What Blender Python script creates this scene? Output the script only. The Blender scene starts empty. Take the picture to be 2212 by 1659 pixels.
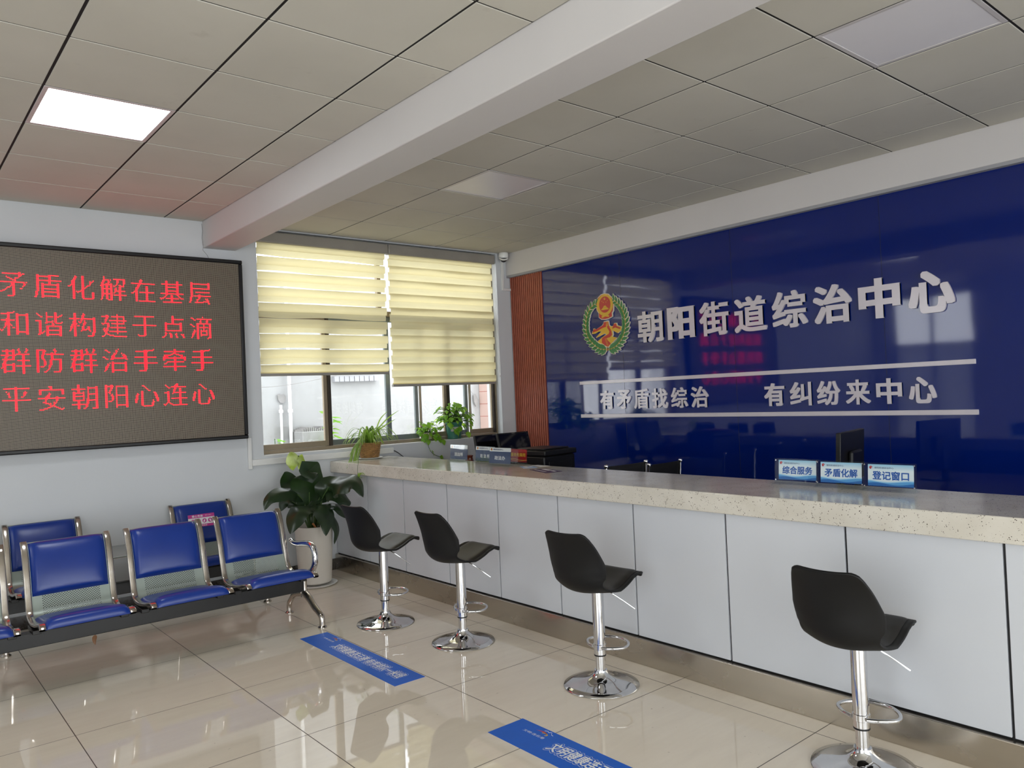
import bpy, bmesh, math, random
import numpy as np
from mathutils import Vector, Matrix
random.seed(7)
S = bpy.context.scene
COL = S.collection
PI = math.pi

# ------------------------------------------------------------------ materials
def lin(c):
    if max(c) > 1.0:
        c = [v / 255.0 for v in c]
        return tuple((v / 12.92 if v <= .04045 else ((v + .055) / 1.055) ** 2.4) for v in c[:3]) + (1,)
    return tuple(c[:3]) + (1,)

class NT:
    def __init__(s, name):
        s.m = bpy.data.materials.new(name); s.m.use_nodes = True
        s.t = s.m.node_tree; s.t.nodes.clear()
        s.out = s.n('ShaderNodeOutputMaterial')
    def n(s, kind, **kw):
        nd = s.t.nodes.new(kind)
        for k, v in kw.items(): setattr(nd, k, v)
        return nd
    def l(s, a, b): s.t.links.new(a, b)
    def val(s, node, i, v):
        if hasattr(v, 'is_output'): s.l(v, node.inputs[i])
        else: node.inputs[i].default_value = v
    def math(s, op, a, b=0.0, c=None):
        nd = s.n('ShaderNodeMath', operation=op)
        s.val(nd, 0, a); s.val(nd, 1, b)
        if c is not None: s.val(nd, 2, c)
        return nd.outputs[0]
    def coord(s, kind='Object'):
        return s.n('ShaderNodeTexCoord').outputs[kind]
    def xyz(s, v):
        nd = s.n('ShaderNodeSeparateXYZ'); s.l(v, nd.inputs[0]); return nd.outputs
    def noise(s, scale, detail=3, vec=None, rough=.5):
        nd = s.n('ShaderNodeTexNoise'); nd.inputs['Scale'].default_value = scale
        nd.inputs['Detail'].default_value = detail; nd.inputs['Roughness'].default_value = rough
        s.l(vec if vec is not None else s.coord(), nd.inputs['Vector']); return nd.outputs['Fac']
    def ramp(s, f, a, b):
        nd = s.n('ShaderNodeMapRange'); s.l(f, nd.inputs[0])
        nd.inputs[1].default_value = a; nd.inputs[2].default_value = b
        nd.clamp = True
        return nd.outputs[0]
    def mix(s, f, a, b):
        nd = s.n('ShaderNodeMix', data_type='RGBA')
        s.val(nd, 0, f); s.val(nd, 6, a); s.val(nd, 7, b); return nd.outputs[2]
    def scaled(s, v, sc):
        nd = s.n('ShaderNodeMapping'); nd.inputs['Scale'].default_value = sc; s.l(v, nd.inputs[0]); return nd.outputs[0]
    def bsdf(s, col, rough=.5, metal=0., spec=.5, **kw):
        b = s.n('ShaderNodeBsdfPrincipled')
        s.val(b, 'Base Color', col); s.val(b, 'Roughness', rough); s.val(b, 'Metallic', metal)
        b.inputs['Specular IOR Level'].default_value = spec
        for k, v in kw.items(): s.val(b, k.replace('_', ' '), v)
        return b
    def bump(s, b, h, strength=.2, dist=.01):
        nd = s.n('ShaderNodeBump'); nd.inputs['Strength'].default_value = strength
        nd.inputs['Distance'].default_value = dist
        s.l(h, nd.inputs['Height']); s.l(nd.outputs[0], b.inputs['Normal'])
    def fin(s, sh):
        s.l(sh.outputs[0] if hasattr(sh, 'outputs') else sh, s.out.inputs[0]); return s.m

def simple(name, col, rough=.5, metal=0., spec=.5, var=0.06, scale=6., bump=0., bscale=60., **kw):
    t = NT(name); c = lin(col)
    f = t.ramp(t.noise(scale), .3, .7)
    dark = tuple(v * (1 - var) for v in c[:3]) + (1,); lite = tuple(min(1, v * (1 + var)) for v in c[:3]) + (1,)
    b = t.bsdf(t.mix(f, dark, lite), rough, metal, spec, **kw)
    if bump: t.bump(b, t.noise(bscale, 4), bump, .004)
    return t.fin(b)

def emit(name, col, strength):
    t = NT(name); e = t.n('ShaderNodeEmission'); e.inputs[0].default_value = lin(col); e.inputs[1].default_value = strength
    return t.fin(e)

def mk_floor():
    t = NT('polished_floor_tile'); co = t.coord(); x, y, z = t.xyz(co)
    def seam(v, off):
        f = t.math('FRACT', t.math('DIVIDE', t.math('SUBTRACT', v, off - 80), .8))
        d = t.math('MINIMUM', f, t.math('SUBTRACT', 1.0, f))
        return t.math('LESS_THAN', d, .0026)
    s = t.math('MAXIMUM', seam(x, 2.3194), seam(y, 3.3892))
    streak = t.ramp(t.noise(3, 6, t.scaled(co, (1, 5, 1)), .6), .3, .7)
    c = t.mix(streak, lin((219, 208, 191)), lin((225, 215, 198)))
    sp = t.ramp(t.noise(38, 2, co), .73, .76)
    c = t.mix(t.math('MULTIPLY', sp, .35), c, lin((120, 105, 90)))
    c = t.mix(s, c, lin((70, 62, 55)))
    b = t.bsdf(c, t.math('ADD', .03, t.math('MULTIPLY', s, .5)), 0, .85)
    t.bump(b, t.noise(1.6, 2, co), .02, .02)
    return t.fin(b)

def mk_worktop():
    t = NT('speckled_stone'); co = t.coord()
    v = t.n('ShaderNodeTexVoronoi'); v.inputs['Scale'].default_value = 150; t.l(co, v.inputs['Vector'])
    big = t.math('LESS_THAN', v.outputs['Distance'], t.math('MULTIPLY', t.ramp(t.noise(70, 1, co), .44, .70), .36))
    v2 = t.n('ShaderNodeTexVoronoi'); v2.inputs['Scale'].default_value = 160; t.l(co, v2.inputs['Vector'])
    sm = t.math('LESS_THAN', v2.outputs['Distance'], t.math('MULTIPLY', t.ramp(t.noise(90, 1, co), .5, .8), .3))
    c = t.mix(t.ramp(t.noise(7, 4, co), .3, .7), lin((200, 194, 181)), lin((213, 208, 197)))
    c = t.mix(sm, c, lin((150, 140, 125)))
    c = t.mix(big, c, lin((82, 74, 66)))
    return t.fin(t.bsdf(c, .13, 0, .5))

def mk_ceiling():
    t = NT('mineral_fibre_tile'); co = t.coord()
    c = t.mix(t.ramp(t.noise(1.3, 5, co), .35, .65), lin((190, 187, 177)), lin((197, 194, 184)))
    sm = t.ramp(t.noise(7, 4, co, .6), .66, .76)
    c = t.mix(t.math('MULTIPLY', sm, .16), c, lin((140, 132, 120)))
    return t.fin(t.bsdf(c, .75, 0, .2))

def mk_blue():
    t = NT('glossy_navy_panel'); co = t.coord()
    b = t.bsdf(t.mix(t.ramp(t.noise(1.2, 2, co), .3, .7), lin((3, 26, 98)), lin((5, 30, 106))), .05, 0, .66)
    t.bump(b, t.noise(2.3, 1, co), .035, .03)
    return t.fin(b)

def mk_steel(name, col, r0, r1, scale=3., stretch=(1, 1, 1), metal=1., dk=.8):
    t = NT(name); co = t.scaled(t.coord(), stretch); f = t.noise(scale, 5, co, .6)
    rr = t.math('ADD', r0, t.math('MULTIPLY', t.ramp(f, .35, .7), r1 - r0))
    c = lin(col); d = tuple(v * dk for v in c[:3]) + (1,)
    return t.fin(t.bsdf(t.mix(t.ramp(f, .3, .75), d, c), rr, metal, .5))

def mk_led():
    t = NT('led_matrix_face'); x, y, z = t.xyz(t.coord())
    def ax(v):
        f = t.math('FRACT', t.math('DIVIDE', t.math('ADD', v, 10.), .0075))
        return t.math('ABSOLUTE', t.math('SUBTRACT', f, .5))
    d = t.math('LESS_THAN', t.math('MAXIMUM', ax(x), ax(z)), .33)
    c = t.mix(d, lin((24, 22, 20)), lin((150, 138, 120)))
    return t.fin(t.bsdf(c, .45, 0, .4))

def mk_glass(name='window_glass', tint=(1, 1, 1), refl=.05, fres=.35):
    t = NT(name); tr = t.n('ShaderNodeBsdfTransparent'); tr.inputs[0].default_value = tint + (1,)
    g = t.n('ShaderNodeBsdfGlossy'); g.inputs['Roughness'].default_value = .02
    lw = t.n('ShaderNodeLayerWeight'); lw.inputs[0].default_value = .25
    f = t.math('ADD', refl, t.math('MULTIPLY', lw.outputs['Fresnel'], fres))
    m = t.n('ShaderNodeMixShader'); t.l(f, m.inputs[0]); t.l(tr.outputs[0], m.inputs[1]); t.l(g.outputs[0], m.inputs[2])
    return t.fin(m)

def mk_cloth(name, col, trans=.55, tcol=None):
    t = NT(name); c = t.mix(t.ramp(t.noise(4, 4, t.scaled(t.coord(), (1, 1, 6))), .3, .7), tuple(v * .93 for v in lin(col)[:3]) + (1,), lin(col))
    d = t.n('ShaderNodeBsdfDiffuse'); tl = t.n('ShaderNodeBsdfTranslucent')
    t.l(c, d.inputs[0]); t.l(c, tl.inputs[0])
    if tcol: t.l(t.n('ShaderNodeRGB').outputs[0], tl.inputs[0]); tl.inputs[0].links[0].from_node.outputs[0].default_value = lin(tcol)
    m = t.n('ShaderNodeMixShader'); m.inputs[0].default_value = trans
    t.l(d.outputs[0], m.inputs[1]); t.l(tl.outputs[0], m.inputs[2])
    return t.fin(m)

def mk_leaf(name, c1, c2, tcol, trans=.3, rough=.35, scale=9.):
    t = NT(name); c = t.mix(t.ramp(t.noise(scale, 3), .35, .65), lin(c1), lin(c2))
    b = t.bsdf(c, rough, 0, .5)
    tl = t.n('ShaderNodeBsdfTranslucent'); tl.inputs[0].default_value = lin(tcol)
    m = t.n('ShaderNodeMixShader'); m.inputs[0].default_value = trans
    t.l(b.outputs[0], m.inputs[1]); t.l(tl.outputs[0], m.inputs[2])
    return t.fin(m)

def mk_perf():
    t = NT('perforated_sage_steel'); uv = t.coord('UV'); u, v, _ = t.xyz(uv)
    P = .0145
    row = t.math('FLOOR', t.math('DIVIDE', v, P * .5))
    odd = t.math('MODULO', row, 2.0)
    fu = t.math('SUBTRACT', t.math('FRACT', t.math('ADD', t.math('DIVIDE', u, P), t.math('MULTIPLY', odd, .5))), .5)
    fv = t.math('SUBTRACT', t.math('FRACT', t.math('DIVIDE', v, P * .5)), .5)
    d = t.math('SQRT', t.math('ADD', t.math('POWER', t.math('MULTIPLY', fu, P), 2.0), t.math('POWER', t.math('MULTIPLY', fv, P * .5), 2.0)))
    hole = t.math('LESS_THAN', d, .0029)
    inside = t.math('LESS_THAN', t.math('ABSOLUTE', t.math('SUBTRACT', u, .21)), .155)
    inv = t.math('LESS_THAN', t.math('ABSOLUTE', t.math('SUBTRACT', v, .41)), .36)
    fac = t.math('MULTIPLY', hole, t.math('MULTIPLY', inside, inv))
    b = t.bsdf(lin((150, 160, 152)), .38, .35, .5)
    tr = t.n('ShaderNodeBsdfTransparent'); m = t.n('ShaderNodeMixShader')
    t.l(fac, m.inputs[0]); t.l(b.outputs[0], m.inputs[1]); t.l(tr.outputs[0], m.inputs[2])
    return t.fin(m)

def mk_sign_blue():
    # printed card: pale sky at the top, white in the middle, layered blue waves at the bottom
    t = NT('wave_print'); u, v, _ = t.xyz(t.coord('UV'))
    w1 = t.math('ADD', .20, t.math('MULTIPLY', t.math('SINE', t.math('ADD', t.math('MULTIPLY', u, 6.0), 2.2)), .045))
    w2 = t.math('ADD', .11, t.math('MULTIPLY', t.math('SINE', t.math('ADD', t.math('MULTIPLY', u, 7.0), .3)), .05))
    c = t.mix(t.ramp(v, .70, 1.05), lin((228, 233, 237)), lin((130, 190, 222)))
    c = t.mix(t.math('LESS_THAN', v, t.math('ADD', w1, .05)), c, lin((175, 212, 236)))
    c = t.mix(t.math('LESS_THAN', v, w1), c, lin((92, 160, 215)))
    c = t.mix(t.math('LESS_THAN', v, w2), c, lin((38, 105, 178)))
    return t.fin(t.bsdf(c, .3, 0, .4))

def mk_red_card():
    t = NT('red_card_print'); u, v, _ = t.xyz(t.coord('UV'))
    c = t.mix(t.ramp(v, 0.0, 1.0), lin((150, 22, 26)), lin((176, 34, 34)))
    for off, ph, th in ((.20, .5, .018), (.13, 1.6, .012)):
        w = t.math('ADD', off, t.math('MULTIPLY', t.math('SINE', t.math('ADD', t.math('MULTIPLY', u, 5.5), ph)), .05))
        c = t.mix(t.math('LESS_THAN', t.math('ABSOLUTE', t.math('SUBTRACT', v, w)), th), c, lin((222, 168, 88)))
    return t.fin(t.bsdf(c, .3, 0, .4))

def mk_extwall():
    t = NT('weathered_render'); co = t.coord(); x, y, z = t.xyz(co)
    c = t.mix(t.ramp(t.noise(1.2, 6, co, .65), .35, .7), lin((146, 146, 145)), lin((161, 162, 162)))
    st = t.math('MULTIPLY', t.ramp(t.noise(2.4, 6, co, .7), .42, .6), t.math('SUBTRACT', 1.0, t.ramp(z, 1.0, 1.55)))
    c = t.mix(t.math('MULTIPLY', st, .5), c, lin((112, 108, 100)))
    return t.fin(t.bsdf(c, .9, 0, .2))

def mk_pinktile():
    t = NT('pink_facade_tile'); co = t.coord(); x, y, z = t.xyz(co)
    def ln(v, p, w):
        f = t.math('FRACT', t.math('DIVIDE', t.math('ADD', v, 10.0), p)); return t.math('LESS_THAN', f, w)
    s = t.math('MAXIMUM', ln(x, .095, .07), ln(z, .19, .05))
    c = t.mix(s, lin((186, 160, 150)), lin((150, 92, 84)))
    return t.fin(t.bsdf(c, .5, 0, .4))

M = {}
M['wall'] = simple('white_wall_paint', (202, 205, 208), .6, spec=.3, var=.02, scale=1.5)
M['beam'] = simple('white_beam_paint', (200, 197, 196), .55, spec=.3, var=.025, scale=1.2)
M['floor'] = mk_floor(); M['worktop'] = mk_worktop(); M['ceil'] = mk_ceiling(); M['blue'] = mk_blue()
M['grid'] = simple('ceiling_gap_shade', (14, 12, 11), .8)
M['tbar'] = simple('ceiling_tee', (186, 182, 172), .5)
M['chrome'] = mk_steel('chrome', (228, 228, 230), .04, .1, 6)
M['chromeworn'] = mk_steel('worn_chrome', (205, 198, 190), .1, .28, 9)
M['kick'] = mk_steel('brushed_steel_kick', (190, 182, 170), .22, .30, 2, (1, 1, 1.5), 1., .96)
M['panel'] = simple('grey_laminate', (198, 201, 206), .32, spec=.45, var=.025, scale=1.6)
M['black'] = simple('black_plastic', (16, 16, 17), .42, spec=.4, var=.1)
M['blackmetal'] = simple('black_painted_steel', (14, 13, 13), .4, spec=.45, var=.15)
M['joint'] = simple('black_joint_strip', (20, 20, 24), .45)
M['shell'] = simple('matte_black_plastic', (15, 15, 15), .5, spec=.3, var=.05, bump=.03, bscale=400)
M['pad'] = simple('black_leatherette', (26, 24, 22), .38, spec=.45, var=.06, bump=.05, bscale=300)
M['vinyl'] = simple('royal_blue_vinyl', (16, 50, 132), .3, spec=.5, var=.05, bump=.03, bscale=250)
M['perf'] = mk_perf()
M['perfplain'] = simple('sage_steel', (150, 158, 154), .38, .35)
M['slat'] = simple('red_brown_slat', (158, 84, 64), .45, var=.12, scale=14)
M['slatdark'] = simple('slat_groove', (62, 22, 18), .7)
M['letter'] = simple('silver_white_acrylic', (205, 198, 204), .16, spec=.55, var=.03)
M['letteredge'] = simple('letter_side', (150, 146, 152), .35)
M['led'] = mk_led(); M['ledred'] = emit('lit_red_led', (1.0, .008, .016), 5.0)
M['glass'] = mk_glass(); M['acrylic'] = mk_glass('clear_acrylic', (.95, .97, .97), .012, .12)
M['alu'] = simple('bronze_aluminium', (148, 134, 112), .38, .55, var=.06)
M['aludark'] = simple('dark_bronze_gasket', (58, 50, 42), .5, .3)
M['alugrey'] = simple('grey_aluminium', (126, 134, 134), .4, .4)
M['blind'] = mk_cloth('cream_blind_fabric', (236, 228, 192), .5, (232, 220, 172))
M['blindback'] = mk_cloth('cream_blind_fabric_back', (234, 227, 192), .5, (224, 214, 172))
M['dimming_curtain'] = mk_cloth('grey_dimming_cloth', (176, 178, 182), .5, (176, 178, 182))
M['rail'] = simple('grey_blind_rail', (150, 145, 138), .4, .2)
M['pvc'] = simple('white_pvc', (220, 220, 218), .4)
M['whiteplastic'] = simple('white_plastic', (226, 226, 224), .35)
M['lens'] = simple('dark_dome', (14, 14, 16), .06, spec=.6)
M['lightoff'] = simple('unlit_diffuser', (218, 216, 220), .3, spec=.5, var=.01)
M['lighton'] = emit('lit_diffuser', (.93, .97, 1.0), 14.0)
M['alufr'] = simple('light_frame_white', (190, 186, 186), .4)
M['leafdark'] = mk_leaf('dark_glossy_leaf', (24, 38, 24), (34, 52, 30), (70, 110, 40), .12, .32)
M['leafpale'] = mk_leaf('yellowing_leaf', (150, 180, 60), (214, 226, 176), (200, 220, 90), .45, .4, 14)
M['leafspider'] = mk_leaf('spider_leaf', (92, 128, 48), (150, 178, 92), (170, 205, 80), .45, .4, 20)
M['leafpothos'] = mk_leaf('pothos_leaf', (78, 128, 42), (124, 172, 60), (190, 232, 76), .55, .38, 12)
M['stem'] = simple('green_stem', (60, 84, 38), .5)
M['soil'] = simple('dark_soil', (38, 30, 24), .95, bump=.5, bscale=90)
M['wicker'] = simple('woven_wicker', (150, 112, 66), .6, var=.3, scale=45)
M['potwhite'] = simple('cream_ceramic', (206, 200, 190), .42, var=.03)
M['potgreen'] = simple('teal_pot', (58, 112, 100), .4)
M['potlabel'] = simple('pale_pot_band', (176, 168, 172), .5)
M['potgrey'] = simple('old_clay_pot', (176, 166, 148), .7, var=.15, scale=18)
M['brownglaze'] = simple('brown_glaze', (98, 40, 20), .18, spec=.6)
M['signnavy'] = simple('navy_sign_print', (40, 62, 104), .25)
M['white'] = simple('white_print', (232, 233, 234), .4, var=.01)
M['navytext'] = simple('navy_print', (30, 44, 92), .4)
M['bluetext'] = simple('blue_print', (24, 86, 168), .4)
M['cream'] = simple('cream_print', (226, 216, 196), .35)
M['green'] = simple('green_print', (38, 116, 58), .3)
M['gold'] = simple('gold_print', (214, 170, 44), .3)
M['red'] = simple('red_print', (186, 40, 34), .3)
M['pink'] = simple('magenta_print', (190, 52, 140), .4)
M['wave'] = mk_sign_blue(); M['redcard'] = mk_red_card()
M['sticker'] = simple('blue_floor_vinyl', (14, 94, 200), .42, spec=.3, var=.06)
M['paper'] = simple('white_paper', (206, 205, 204), .6)
M['purple'] = simple('purple_print', (62, 36, 84), .4)
M['ltblue'] = simple('light_blue_print', (134, 168, 206), .4)
M['orange'] = simple('tan_plastic', (196, 130, 84), .4)
M['marble'] = simple('black_gold_marble', (34, 26, 20), .15, var=.6, scale=40)
M['extwall'] = mk_extwall(); M['pinktile'] = mk_pinktile()
M['extgrey'] = simple('grey_patch', (132, 130, 128), .9, var=.15)
M['concrete'] = simple('yard_concrete', (168, 166, 160), .9, var=.1)
M['wood'] = simple('desk_wood', (120, 84, 58), .45, var=.15, scale=10)
M['mesh'] = simple('black_chair_mesh', (18, 18, 19), .7)
M['fade'] = simple('grey_tile_ridge', (150, 150, 154), .8)
M['crack'] = simple('hairline_crack', (120, 116, 112), .9)

# ------------------------------------------------------------------ geometry
class MB:
    def __init__(s): s.b = bmesh.new(); s.uv = None
    def box(s, x0, x1, y0, y1, z0, z1, mat=None):
        vs = [s.b.verts.new(p) for p in ((x0, y0, z0), (x1, y0, z0), (x1, y1, z0), (x0, y1, z0), (x0, y0, z1), (x1, y0, z1), (x1, y1, z1), (x0, y1, z1))]
        if mat is not None:
            for v in vs: v.co = mat @ v.co
        for f in ((0, 3, 2, 1), (4, 5, 6, 7), (0, 1, 5, 4), (1, 2, 6, 5), (2, 3, 7, 6), (3, 0, 4, 7)): s.b.faces.new([vs[i] for i in f])
        return s
    def grid(s, fn, nu, nv, cu=False, cv=False, uvfn=None):
        NU = nu if cu else nu + 1; NV = nv if cv else nv + 1
        vs = [[s.b.verts.new(fn(i / nu, j / nv)) for j in range(NV)] for i in range(NU)]
        if uvfn and s.uv is None: s.uv = s.b.loops.layers.uv.new('UVMap')
        for i in range(nu):
            for j in range(nv):
                q = [(i, j), (i + 1, j), (i + 1, j + 1), (i, j + 1)]
                try: f = s.b.faces.new([vs[a % NU][c % NV] for a, c in q])
                except ValueError: continue
                if uvfn:
                    for lp, (a, c) in zip(f.loops, q): lp[s.uv].uv = uvfn(a / nu, c / nv)
        return s
    def lathe(s, prof, c=(0, 0, 0), seg=32, cap=True, rfn=None):
        rows = []
        for r, z in prof:
            rows.append([s.b.verts.new((c[0] + r * (rfn(k / seg, z) if rfn else 1) * math.cos(2 * PI * k / seg), c[1] + r * (rfn(k / seg, z) if rfn else 1) * math.sin(2 * PI * k / seg), c[2] + z)) for k in range(seg)])
        for a, b2 in zip(rows, rows[1:]):
            for k in range(seg): s.b.faces.new((a[k], a[(k + 1) % seg], b2[(k + 1) % seg], b2[k]))
        if cap:
            if prof[0][0] > 1e-6: s.b.faces.new(rows[0][::-1])
            if prof[-1][0] > 1e-6: s.b.faces.new(rows[-1])
        return s
    def tube(s, pts, r, seg=10, closed=False, flat=None):
        pts = [Vector(p) for p in pts]; n = len(pts)
        rs = r if isinstance(r, (list, tuple)) else [r] * n
        up = None; rows = []
        for i, p in enumerate(pts):
            a = pts[(i - 1) % n] if (closed or i > 0) else p
            c = pts[(i + 1) % n] if (closed or i < n - 1) else p
            t = (c - a).normalized()
            if up is None:
                up = Vector((0, 0, 1)) if abs(t.z) < .9 else Vector((1, 0, 0))
            side = t.cross(up); side.normalize(); up = side.cross(t).normalized()
            fx = flat or (1, 1)
            rows.append([s.b.verts.new(p + side * (rs[i] * fx[0] * math.cos(2 * PI * k / seg)) + up * (rs[i] * fx[1] * math.sin(2 * PI * k / seg))) for k in range(seg)])
        m = n if closed else n - 1
        for i in range(m):
            a, b2 = rows[i], rows[(i + 1) % n]
            for k in range(seg): s.b.faces.new((a[k], a[(k + 1) % seg], b2[(k + 1) % seg], b2[k]))
        if not closed:
            s.b.faces.new(rows[0][::-1]); s.b.faces.new(rows[-1])
        return s
    def poly(s, pts2, mp, depth):
        """closed outline pts2 extruded by depth; mp(u, v, w) -> world"""
        lo = [s.b.verts.new(mp(u, v, 0)) for u, v in pts2]; hi = [s.b.verts.new(mp(u, v, depth)) for u, v in pts2]
        n = len(pts2)
        for i in range(n): s.b.faces.new((lo[i], lo[(i + 1) % n], hi[(i + 1) % n], hi[i]))
        s.b.faces.new(hi); s.b.faces.new(lo[::-1])
        return s
    def add_mesh(s, me, mtx):
        k = len(s.b.verts); s.b.from_mesh(me); s.b.verts.ensure_lookup_table()
        for v in s.b.verts[k:]: v.co = mtx @ v.co
        return s
    def build(s, name, mat, parent=None, smooth=True, bevel=0., ang=40, loc=None, seg=2, normals=True):
        me = bpy.data.meshes.new(name)
        if normals: bmesh.ops.recalc_face_normals(s.b, faces=s.b.faces[:])
        s.b.to_mesh(me); s.b.free()
        me.materials.append(M[mat] if isinstance(mat, str) else mat)
        if smooth:
            for p in me.polygons: p.use_smooth = True
            me.set_sharp_from_angle(angle=math.radians(ang))
        o = bpy.data.objects.new(name, me); COL.objects.link(o)
        if loc: o.location = loc
        if parent: o.parent = parent
        if bevel:
            md = o.modifiers.new('bevel', 'BEVEL'); md.width = bevel; md.segments = seg; md.limit_method = 'ANGLE'; md.angle_limit = math.radians(50)
        return o

def thing(name, label, cat, loc=(0, 0, 0), rz=0., group=None):
    o = bpy.data.objects.new(name, None); COL.objects.link(o); o.empty_display_size = .1
    o.location = loc; o.rotation_euler = (0, 0, rz); return tag(o, label, cat, group)
def tag(o, label, cat, group=None):
    o['label'] = label; o['category'] = cat
    if group: o['group'] = group
    return o
def struct(o): o['kind'] = 'structure'; return o
def copy_tree(o, parent=None):
    c = o.copy(); COL.objects.link(c)
    if parent: c.parent = parent
    for ch in list(o.children): copy_tree(ch, c)
    return c

def catmull(pts, n=6):
    P = [Vector(p) for p in pts]; P = [P[0] * 2 - P[1]] + P + [P[-1] * 2 - P[-2]]; out = []
    for i in range(1, len(P) - 2):
        for k in range(n):
            t = k / n; a, b, c, d = P[i - 1:i + 3]
            out.append(.5 * ((2 * b) + (-a + c) * t + (2 * a - 5 * b + 4 * c - d) * t * t + (-a + 3 * b - 3 * c + d) * t ** 3))
    out.append(P[-2]); return out

_tc = {}
def text_mesh(s, offset=0., extrude=0., spacing=1.0, shear=0.):
    key = (s, offset, extrude, spacing, shear)
    if key in _tc: return _tc[key]
    cu = bpy.data.curves.new('text', 'FONT'); cu.body = s; cu.size = 1.0; cu.offset = offset; cu.extrude = extrude
    cu.space_character = spacing; cu.shear = shear
    cu.resolution_u = 4
    o = bpy.data.objects.new('text', cu); COL.objects.link(o)
    dg = bpy.context.evaluated_depsgraph_get(); dg.update()
    me = bpy.data.meshes.new_from_object(o.evaluated_get(dg))
    bpy.data.objects.remove(o); bpy.data.curves.remove(cu)
    _tc[key] = me; return me
def bounds(me):
    a = np.empty(len(me.vertices) * 3); me.vertices.foreach_get('co', a); a = a.reshape(-1, 3); return a.min(0), a.max(0)
def text_bold(mb, s, w, h, frame, r, depth=0., extrude=0., shear=0., k=10, square=False):
    """bold lettering: copies of the glyphs set around a small circle of radius r (in ems)"""
    me = text_mesh(s, 0., extrude, 1.0, shear); lo, hi = bounds(me); d = hi - lo; c = (hi + lo) / 2
    e = 2 * r
    sx = w / (d[0] + e); sy = h / (d[1] + e) if h else sx
    sz = depth / d[2] if (depth and d[2] > 0) else 1.0
    for i in range(k + 1):
        q = 0 if i == k else r; a = 2 * PI * i / k
        if square and q: q = r / max(abs(math.cos(a)), abs(math.sin(a)))
        mb.add_mesh(me, frame @ Matrix.Diagonal((sx, sy, sz, 1)) @ Matrix.Translation((-c[0] + q * math.cos(a), -c[1] + q * math.sin(a) * (.8 if square else 1), -lo[2] + i * 2e-6 / max(sz, 1e-3))))
def text_fit(mb, s, w, h, frame, offset=0., extrude=.0, depth=0., spacing=1.0, shear=0.):
    if offset > 0: return text_bold(mb, s, w, h, frame, offset, depth, extrude, shear, 8)
    """text stretched to w x h, centred on frame (4x4: x = reading direction, y = up, z = out of the surface)"""
    me = text_mesh(s, offset, extrude, spacing, shear); lo, hi = bounds(me); d = hi - lo; c = (hi + lo) / 2
    sx = w / d[0]; sy = (h / d[1]) if h else sx
    sz = depth / d[2] if (depth and d[2] > 0) else 1.0
    mt = frame @ Matrix.Diagonal((sx, sy, sz, 1)) @ Matrix.Translation((-c[0], -c[1], -lo[2]))
    mb.add_mesh(me, mt)
def frame(o, x, y):
    x = Vector(x).normalized(); y = Vector(y).normalized(); z = x.cross(y)
    m = Matrix((x, y, z)).transposed().to_4x4(); m.translation = Vector(o); return m

# ------------------------------------------------------------------ camera
cam = bpy.data.cameras.new('camera'); co = bpy.data.objects.new('camera', cam); COL.objects.link(co)
f_px, yaw, pitch, roll = 1670.2125, .6959, .0145, -.0431
cam.sensor_width = 36; cam.lens = f_px / 2212 * 36; cam.clip_start = .05; cam.clip_end = 200
fw = Vector((math.sin(yaw) * math.cos(pitch), math.cos(yaw) * math.cos(pitch), math.sin(pitch)))
rt = Vector((math.cos(yaw), -math.sin(yaw), 0)); up = rt.cross(fw)
r2 = rt * math.cos(roll) + up * math.sin(roll); u2 = -rt * math.sin(roll) + up * math.cos(roll)
mt = Matrix((r2, u2, -fw)).transposed().to_4x4(); mt.translation = Vector((0, 0, 1.5181))
co.matrix_world = mt; S.camera = co

YW, H = 6.519, 3.067
WX0, WX1, WZ0, WZ1 = 2.622, 5.29, 1.088, 3.058
XL, XR, YB = -3.0, 5.50, -3.2

# ------------------------------------------------------------------ room shell
m = MB(); m.box(XL - .3, XR + .3, YB - .3, YW + .3, -.1, 0); struct(m.build('floor', 'floor', smooth=False))
m = MB()
m.box(XL - .2, WX0, YW, YW + .25, 0, H + .1); m.box(WX1, XR + .2, YW, YW + .25, 0, H + .1)
m.box(WX0, WX1, YW, YW + .25, 0, WZ0); m.box(WX0, WX1, YW, YW + .25, WZ1, H + .1)
struct(m.build('wall_back', 'wall', smooth=False))
m = MB(); m.box(XR, XR + .2, YB - .2, YW, 0, H + .1); struct(m.build('wall_right', 'wall', smooth=False))
# left wall with a glazed opening near the display, front wall with shop-front glazing
LY0, LY1, LZ0, LZ1 = 4.85, 6.2, .35, 2.95
LW = [(LY0, LY1), (-2.4, 1.6)]
m = MB(); yy = [YB] + [v for a in sorted(LW) for v in a] + [YW]
for k in range(0, len(yy), 2): m.box(XL - .2, XL, yy[k], yy[k + 1], 0, H + .1)
for a, b in LW: m.box(XL - .2, XL, a, b, 0, LZ0); m.box(XL - .2, XL, a, b, LZ1, H + .1)
struct(m.build('wall_left', 'wall', smooth=False))
FX0, FX1, FZ1 = -2.6, 4.4, 2.7
m = MB(); m.box(XL - .2, FX0, YB - .2, YB, 0, H + .1); m.box(FX1, XR + .2, YB - .2, YB, 0, H + .1); m.box(FX0, FX1, YB - .2, YB, FZ1, H + .1)
struct(m.build('wall_front', 'wall', smooth=False))

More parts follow.
